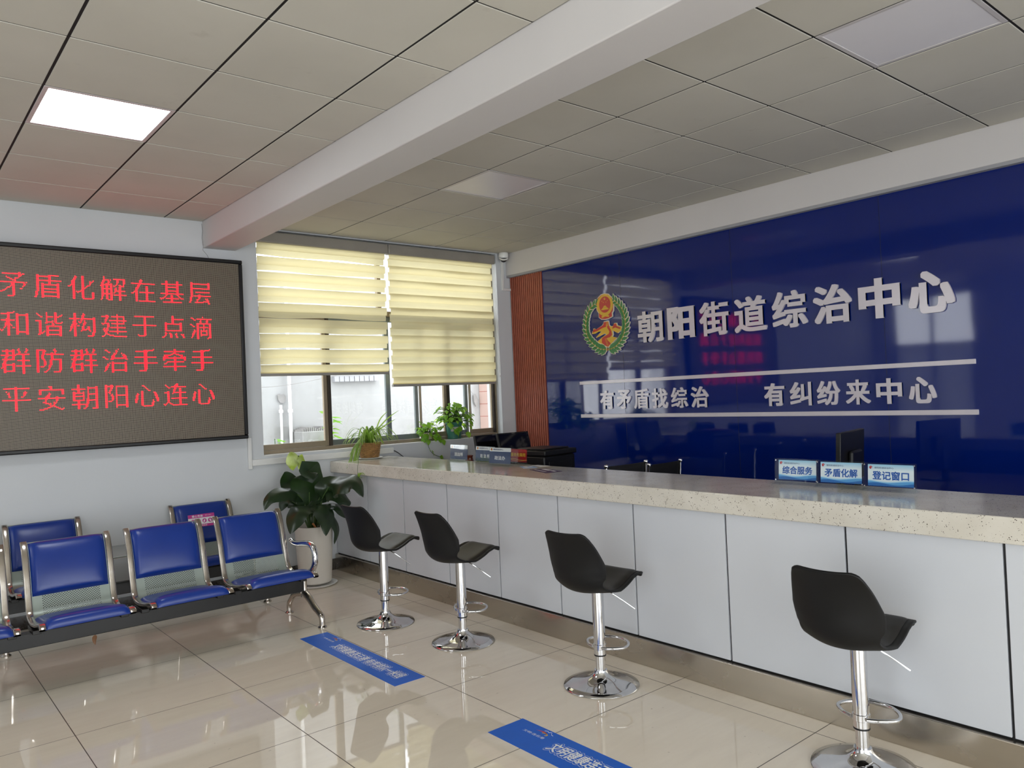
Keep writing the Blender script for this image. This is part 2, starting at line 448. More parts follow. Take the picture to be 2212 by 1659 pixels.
# ceiling: laid-in tiles, gaps closed by black strips in place of shade, dark plenum above
def tiles(m, xs, ys, skip, ga=.0055, gb=.004):
    for x0, x1 in zip(xs, xs[1:]):
        for y0, y1 in zip(ys, ys[1:]):
            cx, cy = (x0 + x1) / 2, (y0 + y1) / 2
            if any(abs(cx - a) < .2 and abs(cy - b) < .2 for a, b in skip): continue
            X0, X1, Y0, Y1, e = x0 + ga, x1 - ga, y0 + gb, y1 - gb, .0025
            lo = [m.b.verts.new(p) for p in ((X0 + e, Y0 + e, H), (X1 - e, Y0 + e, H), (X1 - e, Y1 - e, H), (X0 + e, Y1 - e, H))]
            hi = [m.b.verts.new(p) for p in ((X0, Y0, H + .004), (X1, Y0, H + .004), (X1, Y1, H + .004), (X0, Y1, H + .004))]
            tp = [m.b.verts.new((v.co.x, v.co.y, H + .018)) for v in hi]
            m.b.faces.new(lo)
            for a, b2 in ((lo, hi), (hi, tp)):
                for i in range(4): m.b.faces.new((a[i], a[(i + 1) % 4], b2[(i + 1) % 4], b2[i]))
BX0, BX1, BZ = 2.1726, 2.4418, 2.846
xsL = [-3.0] + [1.2728 + .6 * k for k in range(-7, 2)] + [BX0]
ysL = [YB] + [2.9544 + .5926 * k for k in range(-10, 6)] + [YW]
xsR = [BX1, 2.715] + [3.3078 + .5926 * k for k in range(0, 4)] + [5.425]
ysR = [YB] + [2.9252 + .5926 * k for k in range(-10, 7)] + [YW]
LP = (.973, 4.436); RP1 = (3.604, 4.407); RP2 = (3.604, 1.444)
m = MB(); tiles(m, xsL, ysL, [LP]); tiles(m, xsR, ysR, [RP1, RP2], .005, .005)
ceil = struct(m.build('ceiling', 'ceil', smooth=False))
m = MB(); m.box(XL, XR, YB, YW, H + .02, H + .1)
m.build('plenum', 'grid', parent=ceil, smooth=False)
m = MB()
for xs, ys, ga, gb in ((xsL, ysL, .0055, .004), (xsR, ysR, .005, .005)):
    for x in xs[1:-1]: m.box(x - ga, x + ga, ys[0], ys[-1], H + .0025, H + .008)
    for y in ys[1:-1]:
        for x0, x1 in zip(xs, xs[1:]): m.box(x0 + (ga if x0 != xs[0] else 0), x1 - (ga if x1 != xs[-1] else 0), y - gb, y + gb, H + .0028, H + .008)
m.build('grid', 'grid', parent=ceil, smooth=False)  # black strips filling the tile gaps, their colour standing in for shade
# beam, soffit, skirting
m = MB(); m.box(BX0, BX1, YB, YW, BZ, H + .016); struct(m.build('trim_1', 'beam', bevel=.006))
m = MB(); m.box(5.425, XR, YB, YW, 2.828, H + .016); struct(m.build('trim_2', 'beam', bevel=.004))
m = MB(); m.box(5.432, XR, YB, YW, 2.806, 2.828); struct(m.build('trim_3', 'fade', smooth=False))
m = MB(); m.box(XL, 3.30, YW - .012, YW, 0, .1); struct(m.build('baseboard_back', 'marble', smooth=False))
m = MB(); m.box(WX0, WX1, YW - .006, YW + .12, WZ0 - .004, WZ0 + .004); struct(m.build('trim_4', 'pvc', smooth=False))
# hairline crack under the beam end
m = MB(); pts = [(2.168, YW - .001, 3.05), (2.172, YW - .001, 2.99), (2.166, YW - .001, 2.93), (2.174, YW - .001, 2.86), (2.17, YW - .001, 2.83), (2.205, YW - .001, 2.79), (2.215, YW - .001, 2.765)]
m.tube(pts, .0015, 4); struct(m.build('trim_5', 'crack'))

# window_1: bronze sliding window
w = thing('window_1', 'bronze aluminium sliding window behind the two blinds', 'window', (0, 0, 0)); struct(w)
m = MB(); m.box(WX0, WX1, 6.60, 6.70, WZ0 + .004, WZ0 + .034); m.box(WX0, WX1, 6.60, 6.70, WZ1 - .03, WZ1)
m.box(WX0, WX0 + .03, 6.60, 6.70, WZ0 + .034, WZ1 - .03); m.box(WX1 - .02, WX1, 6.60, 6.70, WZ0 + .034, WZ1 - .03)
m.build('window_frame', 'alu', w, bevel=.002)
for x0, x1, yy, mt_ in ((2.652, 3.29, 6.62, 'alu'), (3.295, 3.978, 6.66, 'alugrey'), (3.979, 4.312, 6.66, 'alugrey'), (4.313, 4.64, 6.62, 'alu'), (4.645, 4.938, 6.66, 'alugrey'), (4.939, 5.268, 6.62, 'alu')):
    m = MB(); z0, z1 = WZ0 + .036, 2.345
    m.box(x0, x0 + .012, yy, yy + .03, z0, z1); m.box(x1 - .038, x1, yy, yy + .03, z0, z1)
    m.box(x0 + .012, x1 - .038, yy, yy + .03, z0, z0 + .05); m.box(x0 + .012, x1 - .038, yy, yy + .03, z1 - .05, z1)
    sash = m.build('sash', mt_, w, bevel=.002)
    m = MB(); m.box(x0 + .012, x1 - .038, yy + .012, yy + .016, z0 + .05, z1 - .05); m.build('pane', 'glass', sash, smooth=False)
for a, b, c, d in ((3.291, 3.318, 6.60, 6.655), (4.641, 4.662, 6.60, 6.655), (5.236, 5.26, 6.60, 6.618)):
    m = MB(); m.box(a, b, c, d, WZ0 + .036, 2.345); m.build('gasket', 'aludark', w, smooth=False)
m = MB(); m.box(WX0 + .03, WX1 - .02, 6.61, 6.70, 2.345, 2.395); m.build('transom', 'alu', w, bevel=.002)
m = MB(); m.box(3.87, 3.91, 6.63, 6.68, 2.395, WZ1 - .03); m.build('mullion', 'alu', w, bevel=.002)
m = MB(); m.box(WX0 + .03, WX1 - .02, 6.652, 6.656, 2.395, WZ1 - .03); m.build('pane', 'glass', w, smooth=False)
# glazing on the two walls behind / beside the photographer
def glazing(name, label, a0, a1, z0, z1, fixed, axis, nm, nh, dimming_curtain=False):
    g = struct(thing(name, label, 'window'))
    def bx(m, p0, p1, q0, q1, z0, z1):
        if axis == 'x': m.box(q0, q1, p0, p1, z0, z1)
        else: m.box(p0, p1, q0, q1, z0, z1)
    m = MB(); t = .05
    for k in range(nm + 1):
        c = a0 + t / 2 + (a1 - a0 - t) * k / nm; bx(m, c - t / 2, c + t / 2, fixed - .03, fixed + .03, z0, z1)
    for zz in nh: bx(m, a0 + t, a1 - t, fixed - .028, fixed + .028, zz, zz + t)
    m.build('window_frame', 'alugrey', g, smooth=False)
    m = MB(); bx(m, a0, a1, fixed - .003, fixed + .003, z0, z1); m.build('pane', 'glass', g, smooth=False)
    if dimming_curtain:  # curtain added out of view to cut the daylight through this window
        m = MB(); n = 60
        m.grid(lambda u, v: ((fixed + .06 + .018 * math.sin(u * 90)), a0 + (a1 - a0) * u, z0 + .02 + (2.06 - z0) * v), 240, 1); m.build('dimming_curtain', 'dimming_curtain', g, normals=False)
for k, (a, b) in enumerate(LW): glazing('window_%d' % (2, 4)[k], 'tall glazed window in the left wall, ' + ('nearest the display', 'nearest the entrance')[k], a, b, LZ0, LZ1, XL - .1, 'x', 2, (LZ0, 2.05, LZ1 - .05), k == 0)
glazing('window_3', 'wide glazed entrance front behind the viewpoint', FX0, FX1, 0.0, FZ1, YB - .1, 'y', 5, (0.0, 2.1, FZ1 - .05))

# right wall cladding
m = MB(); m.box(5.482, XR - .002, YB, 5.995, .0, 2.806)
bd = tag(m.build('backdrop_panel', 'blue', smooth=False), 'glossy navy blue sign wall behind the long service counter', 'wall panel')
for y in (4.91, 3.69, 2.47, 1.25):
    m = MB(); m.box(5.4813, 5.4825, y - .0012, y + .0012, 0, 2.806); m.build('seam', 'joint', bd, smooth=False)
sl = thing('slat_panel', 'red-brown panel of narrow vertical slats between window corner and blue wall', 'slat panel', (5.49, 6.25, 0))
m = MB(); m.box(-.004, .008, -.255, .262, 0, 2.806); m.build('backing', 'slatdark', sl, smooth=False)
m = MB(); n = 16
for k in range(n):
    y0 = -.255 + .517 * k / n; m.box(-.020, -.004, y0 + .006, y0 + .0255, 0, 2.806)
m.build('slats', 'slat', sl, smooth=False)

# ------------------------------------------------------------------ ceiling lights
def ceil_light(c, wx, wy, on, label):
    t = thing('ceiling_light', label, 'ceiling light', (c[0], c[1], H), group='square panel lights in the ceiling')
    m = MB(); f = .022; a, b = wx / 2 - .004, wy / 2 - .004
    m.box(-a, a, -b, -b + f, 0, .018); m.box(-a, a, b - f, b, 0, .018); m.box(-a, -a + f, -b + f, b - f, 0, .018); m.box(a - f, a, -b + f, b - f, 0, .018)
    m.build('frame', 'alufr', t, bevel=.002)
    m = MB(); m.box(-a + f, a - f, -b + f, b - f, .003, .012); m.build('diffuser', 'lighton' if on else 'lightoff', t, smooth=False)
ceil_light(LP, .6, .5926, True, 'lit square panel light left of the ceiling beam')
ceil_light(RP1, .5926, .5926, False, 'unlit square panel light in the ceiling near the window blinds')
ceil_light(RP2, .5926, .5926, False, 'unlit square panel light in the ceiling at the upper right')

# ------------------------------------------------------------------ LED display
LX0, LX1, LZa, LZb = .30, 2.462, 1.250, 2.752
led = thing('led_display', 'black framed wall display with four rows of lit red characters', 'display', (0, YW, 0))
m = MB(); m.box(LX0 + .02, LX1 - .02, -.075, -.0004, LZa + .02, LZb - .02); m.build('cabinet', 'black', led, smooth=False)
m = MB(); e = .032
m.box(LX0, LX1, -.092, -.03, LZb - e, LZb); m.box(LX0, LX1, -.092, -.03, LZa, LZa + e); m.box(LX0, LX0 + e, -.092, -.03, LZa + e, LZb - e); m.box(LX1 - e, LX1, -.092, -.03, LZa + e, LZb - e)
m.build('bezel', 'black', led, bevel=.008)
m = MB(); m.box(LX0 + e, LX1 - e, -.082, -.0755, LZa + e, LZb - e); m.build('screen', 'led', led, smooth=False)
def raster(ch, N):
    me = text_mesh(ch); me.calc_loop_triangles()
    V = np.array([v.co[:2] for v in me.vertices]); lo, hi = V.min(0), V.max(0); c = (lo + hi) / 2
    T = np.array([t.vertices[:] for t in me.loop_triangles]); sc = .96
    xs = c[0] + ((np.arange(N) + .5) / N - .5) * sc; ys = c[1] + ((np.arange(N) + .5) / N - .5) * sc
    X, Y = np.meshgrid(xs, ys); hit = np.zeros(X.shape, bool)
    for a, b, d in V[T]:
        d1 = (X - b[0]) * (a[1] - b[1]) - (a[0] - b[0]) * (Y - b[1]); d2 = (X - d[0]) * (b[1] - d[1]) - (b[0] - d[0]) * (Y - d[1]); d3 = (X - a[0]) * (d[1] - a[1]) - (d[0] - a[0]) * (Y - a[1])
        hit |= ~(((d1 < 0) | (d2 < 0) | (d3 < 0)) & ((d1 > 0) | (d2 > 0) | (d3 > 0)))
    out = hit.copy()                       # brush-style face: horizontals one lamp thick
    for i in range(N):
        j = 0
        while j < N:
            if hit[j, i]:
                k = j
                while k < N and hit[k, i]: k += 1
                if k - j in (2, 3): out[j + 1:k, i] = False
                j = k
            else: j += 1
    return out
for row, zc in zip(('矛盾化解在基层', '和谐构建于点滴', '群防群治手牵手', '平安朝阳心连心'), (2.457, 2.178, 1.914, 1.640)):
    m = MB(); p = .0075
    for k, ch in enumerate(row):
        hit = raster(ch, 25); xc = .815 + .215 * k
        for j in range(25):
            for i in range(25):
                if hit[j, i]:
                    X = xc + (i - 12) * p; Z = zc + (j - 12) * p; h = .0028
                    m.box(X - h, X + h, -.0845, -.082, Z - h, Z + h)
    tl = m.build('text_row', 'ledred', led, smooth=False); tl['label'] = 'lit red characters'

# ------------------------------------------------------------------ blinds
def blind(x0, x1, zb, zt, phase, slit, label, seed):
    rnd = random.Random(seed)
    b = thing('roller_blind', label, 'window blind', ((x0 + x1) / 2, 6.55, zt), group='cream zebra roller blinds at the window')
    X0, X1 = x0 - (x0 + x1) / 2, x1 - (x0 + x1) / 2
    m = MB(); m.box(X0 - .004, X1 + .004, -.045, .035, -.008, .088); m.build('cassette', 'rail', b, bevel=.008)
    P = .1365
    def band(m, za, zb2, y, wob):
        ph = rnd.uniform(0, 6); amp = rnd.uniform(.002, .005)
        def fn(u, v):
            x = X0 + .008 + (X1 - X0 - .03) * u
            bow = math.sin(v * PI) * .007
            sag = wob * amp * math.sin(u * 9 + ph) * (1 - v)
            return (x, y - bow, za + (zb2 - za) * v + sag)
        m.grid(fn, 24, 6)
    L = zt - zb; F = MB(); Bk = MB()
    k = 0
    z = -phase
    while z > -L + .02:
        z0 = max(z - .074, -L + .004); z1 = min(z, -.002)
        if z1 - z0 > .008: band(F, z0, z1, -.012, .3)
        # rear band fills the gap below the front band, minus the slit
        g1 = z - .074 + .012; g0 = z - P - .010 + slit
        g1 = min(g1, -.002); g0 = max(g0, -L + .004)
        if g1 - g0 > .008: band(Bk, g0, g1, .012, 1.6)
        z -= P
    f = F.build('front_fabric', 'blind', b, normals=False); Bk.build('back_fabric', 'blindback', b, normals=False)
    m = MB(); m.box(X0 + .005, X1 - .02, -.016, .016, -L - .030, -L - .006); m.build('bottom_rail', 'rail', b, bevel=.004)
    m = MB(); m.box(X0 + .008, X1 - .022, -.003, .003, -L - .007, -L + .006); m.build('hem', 'blind', b, smooth=False)
    return b
lb = blind(WX0, 3.932, 1.805, 2.955, -.01, .024, 'left cream zebra blind with bright slits between its bands', 3)
rb = blind(3.945, 5.262, 1.680, 2.955, -.02, .0, 'right cream zebra blind with closed bands, hanging slightly lower', 5)
m = MB(); xx = .655
pts = [(xx, -.02, -.01), (xx + .003, -.03, -.6), (xx + .012, -.032, -1.18), (xx + .022, -.034, -1.21), (xx + .030, -.032, -1.18), (xx + .022, -.03, -.6), (xx + .012, -.02, -.01)]
m.tube(catmull(pts, 6), .0028, 6); m.build('bead_cord', 'whiteplastic', rb)

# ------------------------------------------------------------------ service counter
cb = thing('service_counter', 'long counter body of grey panels with a steel kick plate', 'counter', (3.275, 0, 0))
m = MB(); m.box(.012, .50, -.75, YW - .002, .02, .885); m.build('carcass', 'joint', cb, smooth=False)
ys = [YW - .004, 5.917, 5.334, 4.729, 4.131, 3.533, 2.916, 2.309, 1.691, 1.074, .47, -.13, -.75]
for a, b in zip(ys, ys[1:]):
    m = MB(); m.box(0, .012, b + .0055, a - .0055, .150, .885); m.build('front_panel', 'panel', cb, smooth=False, bevel=.001)
m = MB(); m.box(-.026, .012, -.75, YW - .013, .0, .142); m.build('kick_plate', 'kick', cb, bevel=.003)
m = MB(); m.box(3.236, 3.846, -.78, YW - .002, .886, .987)
tag(m.build('counter_worktop', 'worktop', bevel=.006), 'long speckled off-white stone worktop on the grey counter', 'worktop')

# ------------------------------------------------------------------ bar stools
def stool(x, y, rz, hs, label):
    t = thing('bar_stool', label, 'bar stool', (x, y, 0), rz, 'black swivel stools along the counter')
    m = MB(); m.lathe([(.19, 0), (.196, .003), (.194, .008), (.16, .016), (.12, .023), (.085, .032), (.06, .043), (.044, .058), (.036, .070), (.0335, .080), (.026, .080)], seg=64, cap=True)
    m.build('base', 'chrome', t, ang=60)
    m = MB(); m.lathe([(.0255, .079), (.0255, .16)], seg=32); m.build('inner_post', 'chrome', t)
    m = MB(); m.lathe([(.0305, .157), (.0305, hs), ], seg=32); m.build('outer_post', 'chrome', t)
    m = MB(); m.lathe([(.031, .153), (.0315, .155), (.0315, .1585), (.031, .16)], seg=32); m.build('collar', 'black', t)
    # footrest: flat D loop reaching forwards
    pts = [(-.02, .031, .198), (.0, .075, .2), (.05, .118, .2), (.105, .105, .2), (.15, .06, .2), (.166, 0, .2), (.15, -.06, .2), (.105, -.105, .2), (.05, -.118, .2), (.0, -.075, .2), (-.02, -.031, .198)]
    m = MB(); m.tube(catmull(pts, 5), .0078, 10)
    m.lathe([(.0312, .186), (.0335, .188), (.0335, .212), (.0312, .214)], seg=32); m.build('footrest', 'chrome', t)
    m = MB(); m.tube(catmull([(.03, -.02, hs - .006), (.045, -.055, hs - .022), (.075, -.095, hs - .055), (.12, -.145, hs - .105)], 5), .0036, 8)
    m.build('lever', 'chrome', t)
    # shell
    prof = [(-.246, .335), (-.229, .29), (-.212, .225), (-.202, .165), (-.198, .11), (-.186, .062), (-.15, .028), (-.08, .014), (0, .013), (.065, .026), (.12, .044), (.165, .061), (.196, .071), (.217, .067), (.228, .048)]
    C = catmull([(a, 0, b) for a, b in prof], 4)
    wk = [.132, .146, .163, .177, .171, .160, .150, .150, .154, .153, .150, .147, .145, .143, .140]
    ck = [.012, .024, .042, .060, .066, .060, .042, .020, .008, .014, .020, .014, .002, -.006, -.008]
    n = len(C) - 1
    def ip(a, v):
        q = v * (len(a) - 1); i = min(int(q), len(a) - 2); return a[i] + (a[i + 1] - a[i]) * (q - i)
    def nrm(v):
        q = v * n; i = min(int(q), n - 1); tv = (C[i + 1] - C[i]).normalized(); return Vector((-tv.z, 0, tv.x)) * 1.0
    def pos(v):
        q = v * n; i = min(int(q), n - 1); return C[i].lerp(C[i + 1], q - i)
    def fn(u, v, off=0.):
        s = 2 * u - 1; p = pos(v); nn = nrm(v)
        if v < .12: p = p + Vector((.004, 0, -.016)) * (max(0, abs(s) - .72) / .28) ** 2 * (1 - v / .12) + Vector((0, 0, -.005)) * (1 - s * s) * (1 - v / .12)
        w = ip(wk, v)
        if v > .86: w -= .012 * ((v - .86) / .14) ** 2
        q = p + nn * (ip(ck, v) * abs(s) ** 2.1 + off)
        return Vector((q.x, s * w, q.z + hs))
    m = MB(); m.grid(fn, 20, 56)
    o = m.build('seat_shell', 'shell', t, ang=80)
    sd = o.modifiers.new('thick', 'SOLIDIFY'); sd.thickness = .012; sd.offset = -1
    bv = o.modifiers.new('round', 'BEVEL'); bv.width = .004; bv.segments = 2; bv.limit_method = 'ANGLE'; bv.angle_limit = math.radians(55)
    def fp(u, v):
        vv = .53 + .33 * v; k = (1 - (2 * u - 1) ** 8) * (1 - (2 * v - 1) ** 8)
        return fn(.09 + .82 * u, vv, .001 + .013 * k)
    m = MB(); m.grid(fp, 20, 20)
    o = m.build('seat_pad', 'pad', t, ang=80)
    return t
stool(2.69, 4.675, math.radians(6), .500, 'black bar stool nearest the potted floor plant')
stool(2.812, 3.945, math.radians(3), .504, 'second black bar stool from the potted floor plant')
stool(2.887, 2.838, math.radians(5), .494, 'third black bar stool from the potted floor plant, standing apart')
stool(2.968, 1.503, math.radians(1), .487, 'nearest and largest black bar stool, far right of the row')

# ------------------------------------------------------------------ waiting benches
PR = [(5.520, .748), (5.492, .722), (5.462, .665), (5.430, .580), (5.405, .490), (5.382, .415), (5.355, .355), (5.305, .325), (5.21, .318), (5.06, .337), (4.965, .360), (4.925, .362), (4.905, .345)]
PC = catmull([(0, a, b) for a, b in PR], 5)
PL = [0.]
for a, b in zip(PC, PC[1:]): PL.append(PL[-1] + (b - a).length)
LT = PL[-1]
def pp(sv):
    d = sv * LT
    for i in range(len(PC) - 1):
        if PL[i + 1] >= d or i == len(PC) - 2:
            k = (d - PL[i]) / (PL[i + 1] - PL[i]); return PC[i].lerp(PC[i + 1], k), (PC[i + 1] - PC[i]).normalized()
def seg_at(z=None, y=None):
    best = min(range(1001), key=lambda i: abs((pp(i / 1000)[0].z if z is not None else pp(i / 1000)[0].y) - (z if z is not None else y)) + (0 if (z is None or i < 560) else 9))
    return best / 1000
SB = seg_at(z=.445); SY = [i for i in range(1001) if pp(i / 1000)[0].y < 5.285 and i > 500][0] / 1000
def prof_pt(x, s, off):
    p, t = pp(s); nn = Vector((0, t.z, -t.y))
    # normal towards the sitter: forwards (-y) on the back, upwards on the seat
    if nn.z < 0 or (abs(nn.z) < .2 and nn.y > 0): nn = -nn
    return Vector((x, p.y + nn.y * off, p.z + nn.z * off))
def nrm_fix():
    pass
SW = .49
def make_seat(parent, x0, worn):
    m = MB(); m.grid(lambda u, v: prof_pt(x0 + .034 + (SW - .068) * u, v * .985, .004), 8, 60, uvfn=lambda u, v: (u * (SW - .068), v * LT))
    shell = m.build('seat_shell', 'perf', parent, normals=False)
    for xa in (x0, x0 + SW - .036):
        m = MB()
        def fr(u, v, xa=xa):
            a = u * 2 * PI; ca, sa = math.cos(a), math.sin(a)
            sq = lambda q: math.copysign(abs(q) ** .45, q)
            return prof_pt(xa + .018 + .018 * sq(ca), v, .0085 + .0095 * sq(sa))
        m.grid(fr, 16, 60, cu=True)
        m.build('side_frame', 'chromeworn', shell)
    def cush(s0, s1, xl, xr, th, nu=24, nv=24):
        m = MB()
        def fn(u, v):
            a = abs(2 * u - 1); b = abs(2 * v - 1)
            k = (max(0, 1 - a ** 10) ** .5) * (max(0, 1 - b ** 10) ** .5)
            puff = .75 + .25 * (1 - a ** 2.5) * (1 - b ** 2.5)
            return prof_pt(x0 + xl + (xr - xl) * u, s0 + (s1 - s0) * v, .006 + th * k * puff)
        m.grid(fn, nu, nv); return m
    cush(.012, SB, .040, SW - .040, .040).build('back_cushion', 'vinyl', shell, normals=False, ang=70)
    cush(SY - .01, .998, .030, SW - .030, .048).build('seat_cushion', 'vinyl', shell, normals=False, ang=70)
    return shell
def leg_end(parent, x, name='leg'):
    m = MB()
    m.tube([(x, 5.18, .33), (x, 5.18, .26), (x, 5.178, .20), (x, 5.175, .165)], [.024, .023, .022, .026], 14)
    m.tube(catmull([(x, 5.17, .19), (x, 5.10, .165), (x, 5.02, .120), (x, 4.935, .085), (x, 4.912, .06), (x, 4.908, .012)], 4), [.024] * 5 + [.022] * 5 + [.02] * 5 + [.019] * 6, 14)
    m.tube(catmull([(x, 5.18, .19), (x, 5.25, .175), (x, 5.34, .150), (x, 5.42, .090), (x, 5.438, .06), (x, 5.44, .012)], 4), [.024] * 5 + [.022] * 5 + [.02] * 5 + [.019] * 6, 14)
    l = m.build(name, 'chromeworn', parent)
    for yy in (4.908, 5.44):
        m = MB(); m.lathe([(.03, 0), (.03, .006), (.02, .016)], (x, yy, 0), 20); m.build('foot_pad', 'chromeworn', l)
    return l
def armrest(parent, x):
    m = MB(); pts = [(x, 5.375, .540), (x, 5.33, .527), (x, 5.25, .528), (x, 5.15, .541), (x, 5.06, .546), (x, 5.005, .530), (x, 4.983, .485), (x, 4.985, .43), (x, 5.015, .385), (x, 5.075, .352), (x, 5.15, .315)]
    C = catmull(pts, 4); n = len(C); m.tube(C, [.014 + .007 * math.sin(PI * min(1, (i + 1.5) / n * 1.6) / 1.6) for i in range(n)], 14)
    m.build('armrest', 'chrome', parent)
def bench(label, xs, beam, legs, arms, dx, dy, group):
    b = thing('waiting_bench', label, 'bench', (dx, dy, 0), group=group)
    m = MB(); m.box(beam[0], beam[1], 5.15, 5.21, .207, .292); m.build('beam', 'blackmetal', b, bevel=.004)
    for x0 in xs:
        sh = make_seat(b, x0, 0)
        for xa in (x0 + .018, x0 + SW - .018):
            m = MB(); m.box(xa - .022, xa + .022, 5.10, 5.27, .288, .312); m.build('bracket', 'blackmetal', sh, bevel=.003)
    for x in legs: leg_end(b, x)
    for x in arms: armrest(b, x)
    return b
fb = bench('front blue and chrome waiting bench with a curved armrest at its right end', (.115, .687, 1.257, 1.828), (.06, 2.325), (.07, 2.335), (.07, 2.335), 0, 0, 'blue waiting benches')
rbch = bench('rear blue and chrome waiting bench against the wall with a grey table between seats', (.688, 1.795), (.63, 2.335), (.625, 2.335), (), .015, .975, 'blue waiting benches')
m = MB(); m.box(1.245, 1.73, 4.93, 5.42, .508, .520)
tr_ = m.build('side_table', 'perfplain', rbch, bevel=.005)
m = MB(); m.box(1.262, 1.713, 4.945, 5.405, .500, .508); m.build('table_rim', 'pvc', tr_, smooth=False)
for a in (1.545,):
    m = MB(); m.box(a, a + .03, 5.16, 5.20, .29, .502); m.build('support', 'blackmetal', tr_)

# pink courtesy sticker on the rear bench
t = thing('courtesy_notice', 'pink and white courtesy seat notice with four round icons', 'notice', (2.030, 6.366, .6275))
fr_ = frame((0, 0, 0), (1, 0, -.003), (0, .24, 1))
def lbox(m, u0, u1, v0, v1, w0, w1, fr): m.box(u0, u1, v0, v1, w0, w1, fr)
m = MB(); lbox(m, -.102, .102, -.05, .05, 0, .002, fr_); m.build('card', 'white', t, smooth=False)
m = MB(); lbox(m, -.102, .102, .022, .05, .002, .0026, fr_); lbox(m, -.102, .102, -.05, -.030, .002, .0026, fr_)
m.build('print_band', 'pink', t, smooth=False)
for k in range(4):
    cx = -.066 + .044 * k
    m = MB(); m.poly([(cx + .0165 * math.cos(a * PI / 12), -.004 + .0165 * math.sin(a * PI / 12)) for a in range(24)], lambda u, v, w_: fr_ @ Vector((u, v, .002 + w_)), .0006)
    ic = m.build('icon', 'pink', t, smooth=False)
    m = MB(); pts = [(-.009, -.008), (-.002, -.011), (.003, -.010), (.003, -.002), (.007, .002), (.004, .009), (-.003, .010), (-.003, .003), (-.009, .0)]
    if k % 2: pts = [(-u, v) for u, v in pts][::-1]
    m.poly([(cx + u, -.004 + v) for u, v in pts], lambda u, v, w_: fr_ @ Vector((u, v, .0026 + w_)), .0004); m.build('figure', 'white', ic, smooth=False)
for tx, w_, h_, u, v, b_ in (('爱心专座', .085, .018, -.03, .036, .02), ('请礼让他人', .05, .008, .055, .037, .0), ('老弱病残孕', .08, .012, 0, -.040, .0)):
    m = MB(); text_fit(m, tx, w_, h_, fr_ @ Matrix.Translation((u, v, .0028)), b_); m.build('lettering', 'white', t, smooth=False)

# ------------------------------------------------------------------ sign wall lettering
XB = 5.482
def on_wall(y, z): return frame((XB, y, z), (0, -1, 0), (0, 0, 1))
def letters(s, y0, pitch, z, w, h, group, where, dep, off, dup=()):
    for k, ch in enumerate(s):
        m = MB(); text_bold(m, ch, w, h, frame((0, 0, 0), (0, -1, 0), (0, 0, 1)), off * (1.35 if ch in '中心有阳' else .8 if ch in '朝街道综盾' else 1.0), dep, .02, 0., 24, True)
        o = m.build('wall_letter', 'letter', smooth=False, loc=(XB, y0 - pitch * k, z))
        tag(o, 'silver-white raised character %s %s' % (ch, where), 'letter', group)
letters('朝阳街道综治中心', 4.560, .3445, 2.088, .292, .288, 'large title characters on the blue wall', 'in the large top title', .016, .034)
letters('有矛盾找综治', 5.135, .2155, 1.434, .178, .182, 'small slogan characters left of centre', 'in the left half of the small slogan', .011, .026)
letters('有纠纷来中心', 3.345, .222, 1.434, .178, .182, 'small slogan characters right of centre', 'in the right half of the small slogan', .011, .026)
m = MB(); m.box(-.012, 0, 1.900, 5.496, 1.592, 1.624)
tag(m.build('trim_bar', 'letter', loc=(XB, 0, 0), bevel=.002), 'silver-white bar above the small slogan on the blue wall', 'bar', 'slogan bars on the blue wall')
m = MB(); m.box(-.012, 0, 1.898, 5.497, 1.264, 1.298)
tag(m.build('trim_bar', 'letter', loc=(XB, 0, 0), bevel=.002), 'silver-white bar beneath the small slogan on the blue wall', 'bar', 'slogan bars on the blue wall')

# emblem
em = thing('wall_emblem', 'green wreath emblem with a red and gold badge over a winding wall', 'emblem', (XB, 5.13, 2.18))
def EM(u, v, w): return Vector((-w, -u, v))
WL = [(-.094, .19), (-.149, .169), (-.200, .118), (-.226, .062), (-.238, .0), (-.236, -.062), (-.218, -.119), (-.182, -.166), (-.132, -.208), (-.075, -.242), (-.02, -.258), (.036, -.262)]
WR = [(.148, .198), (.196, .160), (.236, .115), (.262, .065), (.276, .01), (.276, -.055), (.262, -.112), (.234, -.165), (.192, -.208), (.142, -.242), (.092, -.258), (.044, -.262)]
def wreath(path, side, grow, w0, dep, m):
    C = catmull([(a, b, 0) for a, b in path], 3); n = len(C)
    for i in range(0, n - 1, 2):
        t_ = (C[max(i - 1, 0)] - C[min(i + 1, n - 1)]).normalized()
        nn = Vector((-t_.y, t_.x, 0))
        fr = i / n; ln = (.062 + .024 * fr); wd = (.0135 + .005 * fr) + grow
        for sg in (-1, 1):
            d = (t_ * .80 + nn * sg * .66).normalized(); q = Vector((-d.y, d.x, 0)); o = C[i] - d * grow
            L_ = ln + 2 * grow; pts = []
            ks = (0, .18, .34, .5, .66, .82)
            for k in ks: pts.append(o + d * (L_ * k) + q * wd * (math.sin(PI * min(1, k * 1.02 + .05)) ** .7) * (1 if ks.index(k) % 2 else .78))
            pts.append(o + d * L_)
            for k in ks[::-1]: pts.append(o + d * (L_ * k) - q * wd * (math.sin(PI * min(1, k * 1.02 + .05)) ** .7) * (1 if ks.index(k) % 2 else .78))
            z = w0 + .0004 * ((i * 2 + (sg > 0)) % 5)
            m.poly([(p.x, p.y) for p in pts], lambda u, v, w_, z=z: EM(u, v, z + w_), dep)
m = MB(); wreath(WL, 1, .006, .002, .012, m); wreath(WR, 1, .006, .002, .012, m)
def outline(P, g):
    c = Vector((sum(p[0] for p in P) / len(P), sum(p[1] for p in P) / len(P))); out = []
    for p in P:
        d = Vector(p) - c; out.append(tuple(c + d * (1 + g / max(d.length, .02))))
    return out
